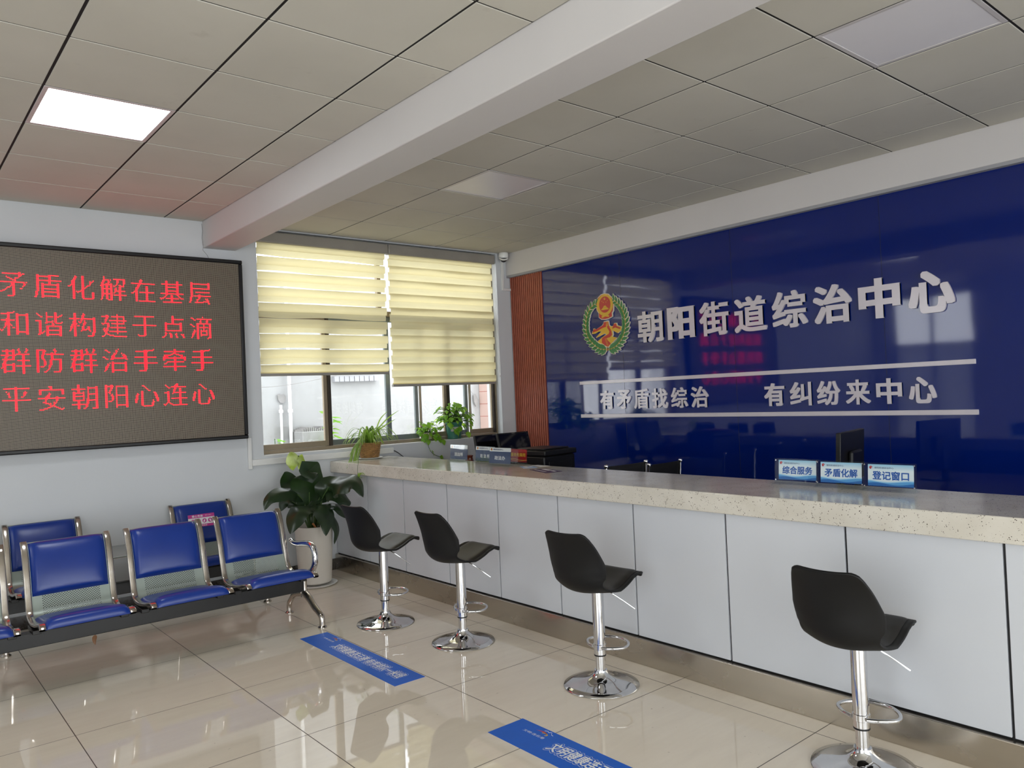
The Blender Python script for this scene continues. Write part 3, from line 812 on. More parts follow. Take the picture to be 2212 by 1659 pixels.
BD = [(.025, .272), (.075, .262), (.121, .222), (.137, .162), (.128, .100), (.112, .083), (.114, .048), (.066, .034), (.02, .030), (-.022, .036), (-.054, .055), (-.055, .098), (-.076, .128), (-.083, .188), (-.060, .240), (-.02, .266)]
TW = [(-.160, -.098), (-.152, -.072), (-.138, -.070), (-.136, -.048), (-.118, -.048), (-.112, -.062), (-.06, -.045), (-.018, -.030), (-.002, -.010), (.002, .004), (.062, .004), (.068, -.035), (.095, -.050), (.128, -.042), (.132, -.022), (.162, -.022), (.170, -.045), (.226, -.062), (.222, -.092), (.176, -.118), (.108, -.085), (.112, -.128), (.100, -.142), (.162, -.160), (.085, -.212), (.045, -.240), (.006, -.226), (-.036, -.205), (-.095, -.178), (-.03, -.142), (.03, -.118), (.01, -.105), (-.10, -.138), (-.105, -.132), (-.03, -.085), (-.07, -.082), (-.12, -.098)]
m.poly(outline(BD, .007), lambda u, v, w_: EM(u, v, .002 + w_), .0135); m.poly(outline(TW, .006), lambda u, v, w_: EM(u, v, .002 + w_), .0115)
m.build('backing', 'cream', em, smooth=False)
for path in (WL, WR):
    m = MB(); wreath(path, 1, 0, .0145, .002, m); br = m.build('wreath_branch', 'green', em, smooth=False)
    m = MB(); m.tube([EM(p.x, p.y, .0185) for p in catmull([(a, b, 0) for a, b in path], 3)], .0022, 6); m.build('wreath_stem', 'gold', br)
m = MB()
m.tube([EM(.04 + .012 * math.cos(a), -.262 + .012 * math.sin(a), .0185) for a in [k * PI / 6 for k in range(12)]], .002, 5, True)
m.build('wreath_knot', 'gold', em)
m = MB(); m.poly(BD, lambda u, v, w_: EM(u, v, .0158 + w_), .001); m.build('badge_base', 'red', em, smooth=False)
m = MB()
def ell(cx, cy, a, b, n=36, t0=0, t1=2 * PI): return [(cx + a * math.cos(t0 + (t1 - t0) * k / n), cy + b * math.sin(t0 + (t1 - t0) * k / n)) for k in range(n)]
m.poly(ell(.027, .166, .106, .104), lambda u, v, w_: EM(u, v, .0168 + w_), .001)
m.poly([(-.02, .062), (.03, .078), (.078, .062), (.074, .046), (.028, .056), (-.016, .044)], lambda u, v, w_: EM(u, v, .0170 + w_), .001)
m.build('badge_ring', 'gold', em, smooth=False)
m = MB(); m.poly(ell(.029, .170, .074, .078), lambda u, v, w_: EM(u, v, .0178 + w_), .0008); m.build('badge_disc', 'red', em, smooth=False)
m = MB()
def star(cx, cy, r): return [(cx + (r if k % 2 == 0 else r * .4) * math.sin(k * PI / 5), cy + (r if k % 2 == 0 else r * .4) * math.cos(k * PI / 5)) for k in range(10)]
for cx, cy, r in ((.029, .224, .017), (-.006, .205, .007), (.012, .192, .007), (.046, .192, .007), (.064, .205, .007)): m.poly(star(cx, cy, r), lambda u, v, w_: EM(u, v, .0186 + w_), .0006)
for (a, b, c, d) in ((-.02, .078, .120, .132), (-.008, .066, .132, .140), (.004, .054, .142, .152), (.012, .046, .153, .160)):
    m.poly([(a, c), (b, c), (b - .006, d), (a + .006, d)], lambda u, v, w_: EM(u, v, .0186 + w_), .0006)
m.build('badge_relief', 'gold', em, smooth=False)
m = MB(); m.poly(TW, lambda u, v, w_: EM(u, v, .0138 + w_), .001); m.build('hills', 'gold', em, smooth=False)
m = MB()
for P_ in ([(-.156, -.084), (-.132, -.05), (-.112, -.060), (-.006, -.024), (.004, .003), (.03, .003), (.03, -.045), (-.01, -.05), (-.09, -.075)], [(.03, .003), (.060, .003), (.066, -.035), (.098, -.098), (.102, -.128), (.074, -.148), (.03, -.154), (.048, -.180), (.082, -.208), (.043, -.236), (.006, -.222), (-.034, -.192), (-.03, -.150), (.005, -.134), (.06, -.115), (.072, -.092), (.046, -.057)], [(.132, -.026), (.160, -.026), (.166, -.05), (.215, -.07), (.205, -.082), (.15, -.062), (.108, -.070)]):
    m.poly(P_, lambda u, v, w_: EM(u, v, .0150 + w_), .0008)
m.build('winding_wall', 'red', em, smooth=False)
m = MB()
for k in range(6):
    yy = -.16 - .012 * k; m.box(-.0168, -.0156, -(.020 + .004 * k) - .012, -(.020 + .004 * k) + .012, yy - .002, yy + .002)
for P_ in ([(.044, .000), (.052, .000), (.054, -.04), (.046, -.04)],): m.poly(P_, lambda u, v, w_: EM(u, v, .0160 + w_), .0008)
m.build('wall_detail', 'gold', em, smooth=False)

# ------------------------------------------------------------------ counter signs
def acrylic_sign(y0, y1, x, z0, hgt, rz, label, group, kind, title):
    """stands on the worktop facing the customers (-x); y0 far end, y1 near end"""
    W_ = y0 - y1
    t = thing('counter_sign', label, 'sign', (x, (y0 + y1) / 2, z0), rz, group)
    lean = .10
    fr = frame((0, 0, .012), (0, -1, 0), (lean, 0, 1))
    hw = W_ / 2
    m = MB(); lbox(m, -hw, hw, 0, hgt, 0, .003, fr); lbox(m, -hw, hw, 0, hgt, -.006, -.003, fr); m.build('holder', 'acrylic', t, smooth=False)
    m = MB(); m.box(-.028, .030, -hw - .004, hw + .004, 0, .006); m.box(-.012, .012, -hw, hw, .006, .013); m.build('foot', 'acrylic', t, bevel=.001)
    mg = {'wave': .014, 'navy': .004, 'red': .006}[kind]
    if kind == 'wave':
        m = MB(); a, b, c, d = -hw + .022, hw - .012, .012, hgt - .008
        m.grid(lambda u, v: fr @ Vector((a + (b - a) * u, c + (d - c) * v, -.0012)), 1, 1, uvfn=lambda u, v: (u, v)); card = m.build('card', 'wave', t, smooth=False)
        m = MB(); text_fit(m, title, (b - a) * .80, .042, fr @ Matrix.Translation(((a + b) / 2, .062, -.0006)), .03); m.build('title', 'bluetext', card, smooth=False)
        m = MB(); text_fit(m, '朝阳街道综治中心', (b - a) * .42, .009, fr @ Matrix.Translation(((a + b) / 2 - (b - a) * .14, hgt - .024, -.0006))); m.build('heading', 'navytext', card, smooth=False)
        m = MB(); cx, cy = a + .014, hgt - .023
        m.poly([(cx + .0075 * math.cos(q), cy + .0075 * math.sin(q)) for q in [k * .35 for k in range(15)]] + [(cx + .003 * math.cos(q) + .001, cy + .003 * math.sin(q)) for q in [k * .35 for k in range(14, -1, -1)]], lambda u, v, w_: fr @ Vector((u, v, -.001 + w_)), .0005)
        m.poly(ell(cx + .001, cy - .001, .0028, .0028, 12), lambda u, v, w_: fr @ Vector((u, v, -.001 + w_)), .0005)
        m.build('logo', 'red', card, smooth=False)
        m = MB()
        for uu in (-hw + .008, hw - .008):
            for vv in (.010, hgt - .010): m.poly(ell(uu, vv, .0035, .0035, 12), lambda u, v, w_: fr @ Vector((u, v, .003 + w_)), .002)
        m.build('screw', 'chrome', t, smooth=False)
    elif kind == 'navy':
        a, b, c, d = -hw + .003, hw - .003, .006, hgt - .004; sp = hgt * .745
        m = MB(); lbox(m, a, b, sp, d, -.0024, -.0012, fr); card = m.build('card', 'white', t, smooth=False)
        m = MB(); lbox(m, a, b, c, sp, -.0024, -.0012, fr); m.build('panel', 'signnavy', card, smooth=False)
        m = MB(); text_fit(m, title, (b - a) * (.50 if len(title.replace(' ', '')) == 3 else .6), .031, fr @ Matrix.Translation((0, hgt * .37, -.0006)), .02, spacing=1.0); m.build('title', 'white', card, smooth=False)
        m = MB(); text_fit(m, '朝阳街道综治中心', (b - a) * .46, .0125, fr @ Matrix.Translation(((a + b) / 2 - .02, hgt * .865, -.0006)), .015); m.build('heading', 'navytext', card, smooth=False)
        m = MB(); cx, cy = a + .024, hgt * .865
        m.poly(ell(cx, cy, .0095, .0105, 20), lambda u, v, w_: fr @ Vector((u, v, -.001 + w_)), .0004); m.build('logo', 'gold', card, smooth=False)
        m = MB(); m.poly(ell(cx, cy + .001, .0055, .0065, 20), lambda u, v, w_: fr @ Vector((u, v, -.0006 + w_)), .0004); m.build('logo_centre', 'red', card, smooth=False)
    else:
        a, b, c, d = -hw + .005, hw - .005, .006, hgt - .008
        m = MB(); m.grid(lambda u, v: fr @ Vector((a + (b - a) * u, c + (d - c) * v, -.0012)), 1, 1, uvfn=lambda u, v: (u, v)); card = m.build('card', 'redcard', t, smooth=False)
        m = MB(); text_fit(m, title, (b - a) * .84, .030, fr @ Matrix.Translation((0, .062, -.0006)), .03)
        cx, cy = a + .014, d - .014
        m.poly([(cx + .006 * math.cos(q), cy + .006 * math.sin(q)) for q in [-2.2 + k * .3 for k in range(13)]] + [(cx + .004 * math.cos(q), cy + .004 * math.sin(q)) for q in [-2.2 + k * .3 for k in range(12, -1, -1)]], lambda u, v, w_: fr @ Vector((u, v, -.001 + w_)), .0004)
        m.poly([(cx - .006, cy - .005), (cx - .004, cy - .006), (cx + .004, cy + .004), (cx + .002, cy + .005)], lambda u, v, w_: fr @ Vector((u, v, -.001 + w_)), .0004)
        m.build('title', 'gold', card, smooth=False)
        m = MB()
        for uu in (-hw + .008, hw - .008):
            for vv in (.012, hgt - .012): m.poly(ell(uu, vv, .003, .003, 12), lambda u, v, w_: fr @ Vector((u, v, .003 + w_)), .002)
        m.build('screw', 'chrome', t, smooth=False)
    return t
ZT = .9875
acrylic_sign(5.382, 5.136, 3.775, ZT, .124, .0, 'navy counter sign nearest the window, lettered 派出所', 'navy counter signs', 'navy', '派出所')
acrylic_sign(4.987, 4.740, 3.745, ZT, .124, 0., 'navy counter sign half hidden behind the one lettered 政法办', 'navy counter signs', 'navy', '司 法 所')
acrylic_sign(4.706, 4.454, 3.668, ZT, .128, .03, 'navy counter sign lettered 政法办, in front of its neighbour', 'navy counter signs', 'navy', '政法办')
acrylic_sign(4.645, 4.430, 3.812, ZT, .112, 0, 'red counter sign with gold lettering 服务先锋岗', None, 'red', '服务先锋岗')
acrylic_sign(2.292, 2.052, 3.72, ZT, .122, .06, 'pale blue clear sign lettered 综合服务, leftmost of three', 'pale blue counter signs', 'wave', '综合服务')
acrylic_sign(2.048, 1.808, 3.705, ZT, .122, .06, 'pale blue clear sign lettered 矛盾化解, middle of three', 'pale blue counter signs', 'wave', '矛盾化解')
acrylic_sign(1.800, 1.556, 3.690, ZT, .122, .04, 'pale blue clear sign lettered 登记窗口, rightmost of three', 'pale blue counter signs', 'wave', '登记窗口')

# leaflets on the worktop
def leaflet(pts, cmat, bands, label, fmat='white', z=ZT):
    cx = sum(p[0] for p in pts) / 4; cy = sum(p[1] for p in pts) / 4
    t = thing('leaflet', label, 'leaflet', (cx, cy, z), group='leaflets on the worktop')
    P = [Vector((p[0] - cx, p[1] - cy, 0)) for p in pts]
    q = lambda u, v, w_: (P[0] * (1 - u) + P[1] * u) * (1 - v) + (P[3] * (1 - u) + P[2] * u) * v + Vector((0, 0, w_))
    m = MB(); m.poly([(0, 0), (1, 0), (1, 1), (0, 1)], q, .0012); m.build('sheet', cmat, t, smooth=False)
    m = MB()
    for (a, b, c, d) in bands: m.poly([(a, b), (c, b), (c, d), (a, d)], lambda u, v, w_: q(u, v, .0013 + w_), .0003)
    m.build('print', fmat, t, smooth=False)
leaflet([(3.57, 4.12), (3.475, 3.85), (3.61, 3.83), (3.69, 4.09)], 'purple', [(.08, .2, .80, .28), (.12, .60, .55, .85), (.66, .62, .90, .80)], 'purple printed card lying at the front of the worktop')
leaflet([(3.70, 4.385), (3.625, 4.25), (3.715, 4.20), (3.78, 4.33)], 'ltblue', [(.15, .2, .85, .5), (.2, .62, .7, .8)], 'light blue printed card behind the purple one')
leaflet([(3.80, 4.36), (3.76, 4.22), (3.835, 4.20), (3.842, 4.34)], 'paper', [(.1, .1, .8, .15)], 'blank white paper slip below the printer', 'ltblue')

# ------------------------------------------------------------------ plants
def leaf(m, ctrl, width, hint=(0, 0, 1), fold=.25, n=14, nu=6, wave=.0, droop=0., tipw=.75):
    C = catmull(ctrl, 8); N = len(C) - 1; hint = Vector(hint)
    ph = random.uniform(0, 6)
    def fn(u, v):
        q = v * N; i = min(int(q), N - 1); p = C[i].lerp(C[i + 1], q - i); t = (C[min(i + 1, N)] - C[max(i - 1, 0)]).normalized()
        side = t.cross(hint)
        if side.length < 1e-3: side = t.cross(Vector((1, .3, .2)))
        side.normalize(); nn = side.cross(t).normalized(); s = 2 * u - 1
        w = width * (math.sin(PI * min(1, v ** tipw)) ** .75 if v < 1 else 0) + .0008
        return p + side * (s * w) + nn * (-fold * abs(s) ** 1.4 * w + wave * w * math.sin(v * 14 + ph + 2 * s) * abs(s) ** 2)
    m.grid(fn, nu, n); return m
def stemt(m, pts, r): m.tube(catmull(pts, 5), r, 7)

# big floor plant
pc = (2.858, 6.10)
t = thing('floor_planter', 'tall ribbed cream planter holding a broad-leaved dark plant', 'potted plant', (pc[0], pc[1], .022))
prof = [(.118, 0), (.124, .01)]
z = .01
for k in range(70):
    zz = .01 + .46 * k / 69; r = .128 + .027 * (zz / .47) ** .7; prof.append((r + (.0012 if k % 2 else 0), zz))
prof += [(.154, .474), (.150, .478), (.143, .474), (.138, .44), (.130, .43)]
m = MB(); m.lathe(prof, seg=48, cap=True); m.build('pot', 'potwhite', t, ang=70)
m = MB(); m.lathe([(.1375, .436), (.08, .444), (.0, .446)], seg=32, cap=False); m.build('soil', 'soil', t)
def rel(P): return [(a - pc[0], b - pc[1], c - .022) for a, b, c in P]
LV = [
 ([(2.829, 6.1, .56), (2.821, 6.08, .78), (2.800, 6.04, .925), (2.785, 5.99, .965), (2.790, 5.93, .90)], .105, (0, -1, .1), .18, 0),
 ([(2.828, 6.15, .70), (2.800, 6.22, .78), (2.74, 6.30, .87), (2.69, 6.26, .955)], .075, (0, -1, .2), .2, 0),
 ([(2.781, 6.1, .705), (2.72, 6.09, .775), (2.64, 6.06, .805), (2.54, 6.04, .805), (2.45, 6.02, .770), (2.40, 6.0, .69)], .055, (0, -.7, .75), .3, 1),
 ([(2.896, 6.0, .72), (2.921, 5.92, .825), (3.0, 5.8, .872), (3.075, 5.72, .852), (3.10, 5.67, .735)], .088, (.1, -.75, .65), .3, 1),
 ([(2.885, 6.06, .70), (2.925, 5.99, .785), (2.99, 5.93, .775), (3.045, 5.87, .70), (3.055, 5.85, .645)], .080, (.1, -.6, .8), .28, 1),
 ([(2.77, 6.03, .640), (2.72, 5.95, .692), (2.635, 5.88, .668), (2.565, 5.83, .590), (2.52, 5.80, .505)], .070, (-.5, -.6, .6), .22, 1),
 ([(2.828, 6.0, .640), (2.83, 5.93, .690), (2.845, 5.86, .655), (2.835, 5.81, .560), (2.81, 5.78, .450)], .072, (.1, -.9, .4), .25, 1),
 ([(2.90, 6.03, .640), (2.955, 5.96, .676), (2.99, 5.89, .645), (3.02, 5.84, .560)], .060, (.3, -.6, .7), .25, 1),
 ([(2.90, 6.06, .575), (2.95, 6.03, .612), (2.99, 5.99, .55), (3.005, 5.965, .44), (2.965, 5.95, .338)], .045, (.5, -.7, .4), .25, 1),
 ([(2.80, 6.2, .640), (2.75, 6.27, .700), (2.70, 6.31, .690), (2.67, 6.32, .62)], .045, (-.2, -.8, .5), .25, 1),
 ([(2.86, 6.2, .60), (2.93, 6.26, .70), (3.0, 6.3, .70), (3.05, 6.33, .62)], .05, (.2, -.8, .5), .25, 1),
]
m = MB(); sm = MB()
for P_, wd, hint, fo, dr in LV:
    leaf(m, rel(P_), wd * 1.38, hint, fo, 22, 8, .12)
    a = P_[0]; b0 = (2.845 + (a[0] - 2.845) * .25, 6.1 + (a[1] - 6.1) * .3, .46)
    stemt(sm, rel([b0, (a[0] * .6 + b0[0] * .4, a[1] * .6 + b0[1] * .4, (a[2] + b0[2]) / 2), a, P_[1]]), [.0085] * 5 + [.0075] * 5 + [.005] * 5 + [.004])
m.build('foliage', 'leafdark', t, normals=False, ang=75)
stemt(sm, rel([(2.84, 6.12, .46), (2.83, 6.17, .70), (2.842, 6.21, .90), (2.842, 6.22, .965), (2.82, 6.2, 1.035), (2.781, 6.18, 1.085)]), .006)
for k in range(7):
    stemt(sm, rel([(2.82 + .012 * k, 6.07 + .01 * (k % 3), .45), (2.80 + .016 * k, 6.07, .54), (2.79 + .02 * k, 6.05, .62)]), .0065)
sm.build('stems', 'stem', t)
m = MB(); leaf(m, rel([(2.781, 6.18, 1.085), (2.735, 6.165, 1.075), (2.715, 6.15, 1.02), (2.715, 6.14, .97)]), .055, (-.2, -1, .2), .2, 14, 6, .3)
leaf(m, rel([(2.785, 6.18, 1.085), (2.80, 6.17, 1.06), (2.79, 6.15, 1.0), (2.775, 6.15, .965)]), .045, (.2, -1, .1), .2, 14, 6, .3)
m.build('yellow_leaf', 'leafpale', t, normals=False)
m = MB(); m.tube([(.0, -.08, .435), (-.03, -.095, .475), (-.055, -.105, .508)], .0085, 10); m.build('marker_stick', 'orange', t)
m = MB(); m.lathe([(.13, 0), (.165, .006), (.178, .018), (.174, .020), (.16, .012), (.0, .012)], seg=48, cap=True)
tag(m.build('plant_saucer', 'whiteplastic', loc=(pc[0], pc[1], 0), ang=60), 'round white saucer under the tall cream floor planter', 'saucer')

# spider plant on the counter
sc_ = (3.575, 6.385)
m = MB(); m.lathe([(.085, 0), (.112, .003), (.122, .009), (.120, .012), (.105, .008), (.0, .008)], seg=40)
tag(m.build('plant_saucer', 'whiteplastic', loc=(sc_[0], sc_[1], ZT), ang=60), 'round white saucer under the wicker basket on the counter', 'saucer')
t = thing('spider_plant', 'spider plant with thin arching leaves in a wicker basket', 'potted plant', (sc_[0], sc_[1], ZT + .012))
m = MB()
def wk(u, v):
    a = u * 2 * PI; row = v * 16; r = .080 + .024 * v
    r += .007 * math.cos(14 * a + (PI if int(row) % 2 else 0)) * abs(math.sin(row * PI)) + .003 * abs(math.sin(row * PI))
    return (r * math.cos(a), r * math.sin(a), .132 * v)
m.grid(wk, 112, 80, cu=True); m.tube([(.1045 * math.cos(a), .1045 * math.sin(a), .133) for a in [k * PI / 24 for k in range(48)]], .006, 8, True)
m.lathe([(.079, 0), (.0, .001)], seg=40, cap=False); m.build('basket', 'wicker', t, ang=80)
m = MB(); m.lathe([(.098, .118), (.0, .124)], seg=32, cap=False); m.build('soil', 'soil', t)
m = MB()
rnd = random.Random(11)
def blade(m, d, L, rise, w):
    dx, dy = math.cos(d), math.sin(d); b = (dx * .02, dy * .02, .12)
    leaf(m, [b, (dx * L * .3, dy * L * .3, .12 + rise * .8), (dx * L * .62, dy * L * .62, .12 + rise), (dx * L * .9, dy * L * .9, .12 + rise * .55), (dx * L, dy * L, .12 + rise * .1)], w, (0, 0, 1), .35, 16, 2)
for k in range(85):
    d = rnd.uniform(0, 2 * PI); L = rnd.uniform(.14, .31)
    if math.sin(d) > .3: L = min(L, .11)
    blade(m, d, L, rnd.uniform(.06, .17), rnd.uniform(.0045, .0075))
for dx, dz, L in ((.30, .30, .0), (.26, .22, 0), (.18, .30, 0)):
    leaf(m, [(.01, 0, .12), (.06, -.01, .22), (dx * .6, -.03, .12 + dz * .75), (dx, -.05, .12 + dz)], .006, (0, -1, .3), .3, 14, 2)
for k in range(18):      # the mass that spills over the counter's end edge
    o = rnd.uniform(-.10, .10); e = rnd.uniform(-.12, .10)
    leaf(m, [(-.02, -.02, .12), (-.09, -.07 + o * .5, .20 + rnd.uniform(-.03, .03)), (-.18 + o, -.10 + o, .12), (-.235 + o, -.12 + o, .02 + e * .6), (-.26 + o * 1.2, -.13 + o, -.04 + e)], rnd.uniform(.0038, .006), (0, 0, 1), .3, 18, 2)
m.build('foliage', 'leafspider', t, normals=False)
m = MB(); m.tube(catmull([(-.01, -.01, .12), (-.14, -.15, .20), (-.27, -.33, .10), (-.36, -.43, -.03), (-.365, -.435, -.14)], 6), .0015, 6); m.build('runner', 'stem', t)
m = MB()
for k in range(9):
    d = k * 2.2; L = .05 + .018 * (k % 3); c = Vector((-.365, -.435, -.145))
    leaf(m, [c, c + Vector((math.cos(d) * L * .5, math.sin(d) * L * .5, .02 + .02 * (k % 3))), c + Vector((math.cos(d) * L, math.sin(d) * L, .005 + .018 * (k % 3)))], .005, (0, 0, 1), .3, 8, 2)
leaf(m, [(-.365, -.435, -.145), (-.366, -.437, -.11), (-.362, -.435, -.085)], .006, (1, 0, 0), .2, 8, 2)
m.build('plantlet', 'leafspider', t, normals=False)

# pothos plants on the sill
def heart(m, p, size, d, tilt):
    """heart leaf hanging from p, blade direction d (heading), drooping by tilt"""
    dx, dy = math.cos(d), math.sin(d); L = size
    a = Vector(p); ax = Vector((dx * math.cos(tilt), dy * math.cos(tilt), -math.sin(tilt))); nn = Vector((dx * math.sin(tilt), dy * math.sin(tilt), math.cos(tilt)))
    leaf(m, [a, a + ax * L * .35 + nn * .006, a + ax * L * .7 + nn * .004, a + ax * L - nn * .006], size * .42, nn, .3, 9, 4, .06, tipw=.55)
def pothos(name, label, loc, n, rad, hgt, z0, pot, seed, size):
    rnd = random.Random(seed); t = thing(name, label, 'potted plant', loc, group=None)
    pot(t); m = MB(); sm = MB()
    for k in range(n):
        d = rnd.uniform(0, 2 * PI); r = rad * math.sqrt(rnd.uniform(.04, 1)); zz = z0 + hgt * rnd.uniform(.05, 1) * (1 - .5 * (r / rad) ** 2) - (.05 if r > rad * .75 and rnd.random() < .6 else 0)
        y = math.sin(d) * r
        if y > .05: y = .05
        p = (math.cos(d) * r, y, zz)
        heart(m, p, rnd.uniform(.75, 1.2) * size, d + rnd.uniform(-.8, .8), rnd.uniform(.0, 1.1))
        stemt(sm, [(math.cos(d) * .02, math.sin(d) * .02, z0 - .02), (math.cos(d) * r * .5, y * .5, z0 + (zz - z0) * .7), p], .0018)
    return t, m, sm, rnd
def potA(t):
    m = MB(); m.lathe([(.036, 0), (.040, .004), (.047, .05), (.052, .078), (.053, .084), (.048, .084), (.045, .07), (0, .07)], seg=32); m.build('pot', 'potgrey', t, ang=60)
    m = MB(); m.lathe([(.0405, .008), (.042, .010), (.042, .018), (.041, .02)], seg=32, cap=False); m.build('pot_ring', 'aludark', t)
t, m, sm, rnd = pothos('pothos_plant', 'small trailing green plant in a stubby clay pot on the windowsill', (4.352, 6.572, WZ0 + .005), 70, .115, .135, .085, potA, 21, .050)
for k in range(9):   # leaves hanging over the pot
    heart(m, (rnd.uniform(-.12, .13), -.06 + rnd.uniform(-.01, .01), rnd.uniform(.03, .09)), rnd.uniform(.045, .07), -PI / 2 + rnd.uniform(-.8, .8), 1.2)
vine = [(-.02, -.03, .08), (-.05, -.062, .06), (-.06, -.085, -.02), (-.045, -.09, -.08), (-.01, -.092, -.125), (.045, -.095, -.155), (.085, -.095, -.165)]
stemt(sm, vine, .0026)
vine2 = [(.06, -.03, .07), (.10, -.06, .03), (.125, -.085, -.005)]; stemt(sm, vine2, .0024)
for p, s_, d in (((-.06, -.09, .02), .06, -1.9), ((-.05, -.092, -.075), .03, -.6), ((-.02, -.095, -.09), .035, -.2), ((-.01, -.095, -.12), .03, -.4), ((.085, -.097, -.15), .055, -1.4), ((.09, -.097, -.145), .035, -.3), ((.125, -.088, .01), .065, -1.5), ((.10, -.065, .05), .06, -1.0)): heart(m, p, s_, d, 1.25)
m.build('foliage', 'leafpothos', t, normals=False); sm.build('stems', 'stem', t)
def potB(t):
    m = MB(); m.lathe([(.070, 0), (.076, .004), (.076, .014), (.072, .016), (.076, .05), (.086, .155), (.090, .160), (.090, .172), (.084, .172), (.080, .15), (0, .15)], seg=36); m.build('pot', 'potgreen', t, ang=60)
    m = MB()
    def fn(u, v): a = -2.6 + 1.25 * u; r = .0795 + .0058 * v + .0012; return (r * math.cos(a), r * math.sin(a), .078 + .046 * v)
    m.grid(fn, 14, 4); m.build('label_band', 'potlabel', t, normals=False)
t, m, sm, rnd = pothos('pothos_plant', 'large bushy green plant in a teal pot on the windowsill', (4.682, 6.578, WZ0 + .005), 175, .20, .22, .175, potB, 33, .054)
for k in range(16): heart(m, (rnd.uniform(-.17, .20), rnd.uniform(-.12, -.085), rnd.uniform(.07, .19)), rnd.uniform(.05, .075), -PI / 2 + rnd.uniform(-1, 1), 1.15)
stemt(sm, [(-.01, -.08, .16), (.0, -.11, .10), (-.01, -.10, .05), (-.02, -.098, .004)], .004)
m.build('foliage', 'leafpothos', t, normals=False); sm.build('stems', 'stem', t)
# thin clear glass beside the teal pot
m = MB(); m.lathe([(.026, 0), (.03, .002), (.031, .085), (.029, .085), (.028, .006), (0, .006)], seg=28)
tag(m.build('drinking_glass', 'acrylic', loc=(4.815, 6.585, WZ0 + .0045)), 'small clear drinking glass right of the teal pot', 'glass')

# ------------------------------------------------------------------ wall fittings
cam_ = thing('security_camera', 'small white dome security camera in the ceiling corner', 'camera', (5.345, 6.452, H))
m = MB(); m.lathe([(.045, 0), (.052, -.006), (.054, -.035), (.050, -.06), (.030, -.065)], seg=32); m.build('housing', 'whiteplastic', cam_, ang=50)
m = MB()
for i in range(1):
    m.lathe([(0.0001, -.048), (.02, -.043), (.033, -.03), (.04, -.01), (.041, 0)], seg=28)
o = m.build('dome', 'lens', cam_); o.location = (-.016, -.022, -.062); o.rotation_euler = (.55, -.45, 0)
m = MB(); m.lathe([(.040, -.002), (.047, 0), (.047, .014), (.040, .016)], seg=28, cap=False)
o = m.build('dome_collar', 'whiteplastic', cam_); o.location = (-.014, -.02, -.064); o.rotation_euler = (.55, -.45, 0)
cd = thing('cable_conduit', 'white conduit running down from the security camera', 'conduit', (5.365, YW, 0))
m = MB(); m.box(-.014, .014, -.022, -.001, 2.69, 3.0); m.build('upright', 'pvc', cd, bevel=.003)
m = MB(); m.box(-.014, .11, -.022, -.001, 2.664, 2.69); m.build('elbow', 'pvc', cd, bevel=.003)
tk = thing('cable_trunking', 'white cable trunking below the windowsill and beside the display', 'cable trunking', (0, YW, 0))
m = MB(); m.box(2.51, 3.90, -.028, -.001, 1.010, 1.062); m.build('level_run', 'pvc', tk, bevel=.004)
m = MB(); m.box(2.478, 2.51, -.024, -.001, .985, 1.255); m.build('upright', 'pvc', tk, bevel=.004)
m = MB(); m.tube(catmull([(3.895, -.014, 1.035), (3.93, -.02, 1.02), (3.97, -.04, .985), (4.02, -.05, .93), (4.05, -.06, .80), (4.08, -.07, .752)], 5), .004, 6); m.build('cable', 'black', tk)

# ------------------------------------------------------------------ office behind the counter
dk = thing('office_desk', 'wooden office desk under the window behind the counter', 'desk', (0, 0, 0))
m = MB(); m.box(3.95, 5.35, 5.20, 5.98, .725, .75); m.build('desktop', 'wood', dk, bevel=.003)
for a, b in ((4.0, 5.26), (5.28, 5.26), (4.0, 5.90), (5.28, 5.90)):
    m = MB(); m.box(a - .02, a + .02, b - .02, b + .02, 0, .725); m.build('leg', 'blackmetal', dk, smooth=False)
cbn = thing('printer_cabinet', 'low cabinet carrying the printer behind the counter', 'cabinet', (4.32, 4.80, 0))
m = MB(); m.box(-.28, .28, -.24, .22, 0, .80); m.build('body', 'panel', cbn, bevel=.003)
m = MB(); m.box(-.26, -.005, -.252, -.24, .05, .77); m.build('door', 'panel', cbn, bevel=.002)
m = MB(); m.box(.005, .26, -.252, -.24, .05, .77); m.build('door', 'panel', cbn, bevel=.002)
pr = thing('printer', 'black multifunction printer behind the red counter sign', 'printer', (4.32, 4.79, .80), .09)
m = MB(); m.box(-.19, .19, -.17, .165, 0, .215); m.build('body', 'black', pr, bevel=.012)
m = MB(); m.box(-.195, .20, -.185, .17, .218, .262); m.build('scanner_lid', 'black', pr, bevel=.01)
m = MB(); m.box(-.17, .14, -.15, .15, .262, .276); m.build('document_cover', 'black', pr, bevel=.006)
m = MB(); m.box(-.14, .14, -.178, -.17, .11, .17); m.build('output_tray', 'blackmetal', pr, bevel=.003)
m = MB(); m.box(-.15, .15, -.176, -.17, .02, .085); m.build('paper_drawer', 'blackmetal', pr, bevel=.003)
m = MB(); m.box(-.025, .025, -.172, -.1695, .094, .100); m.box(-.010, .010, -.172, -.1695, .086, .091); m.build('badge', 'rail', pr, smooth=False)
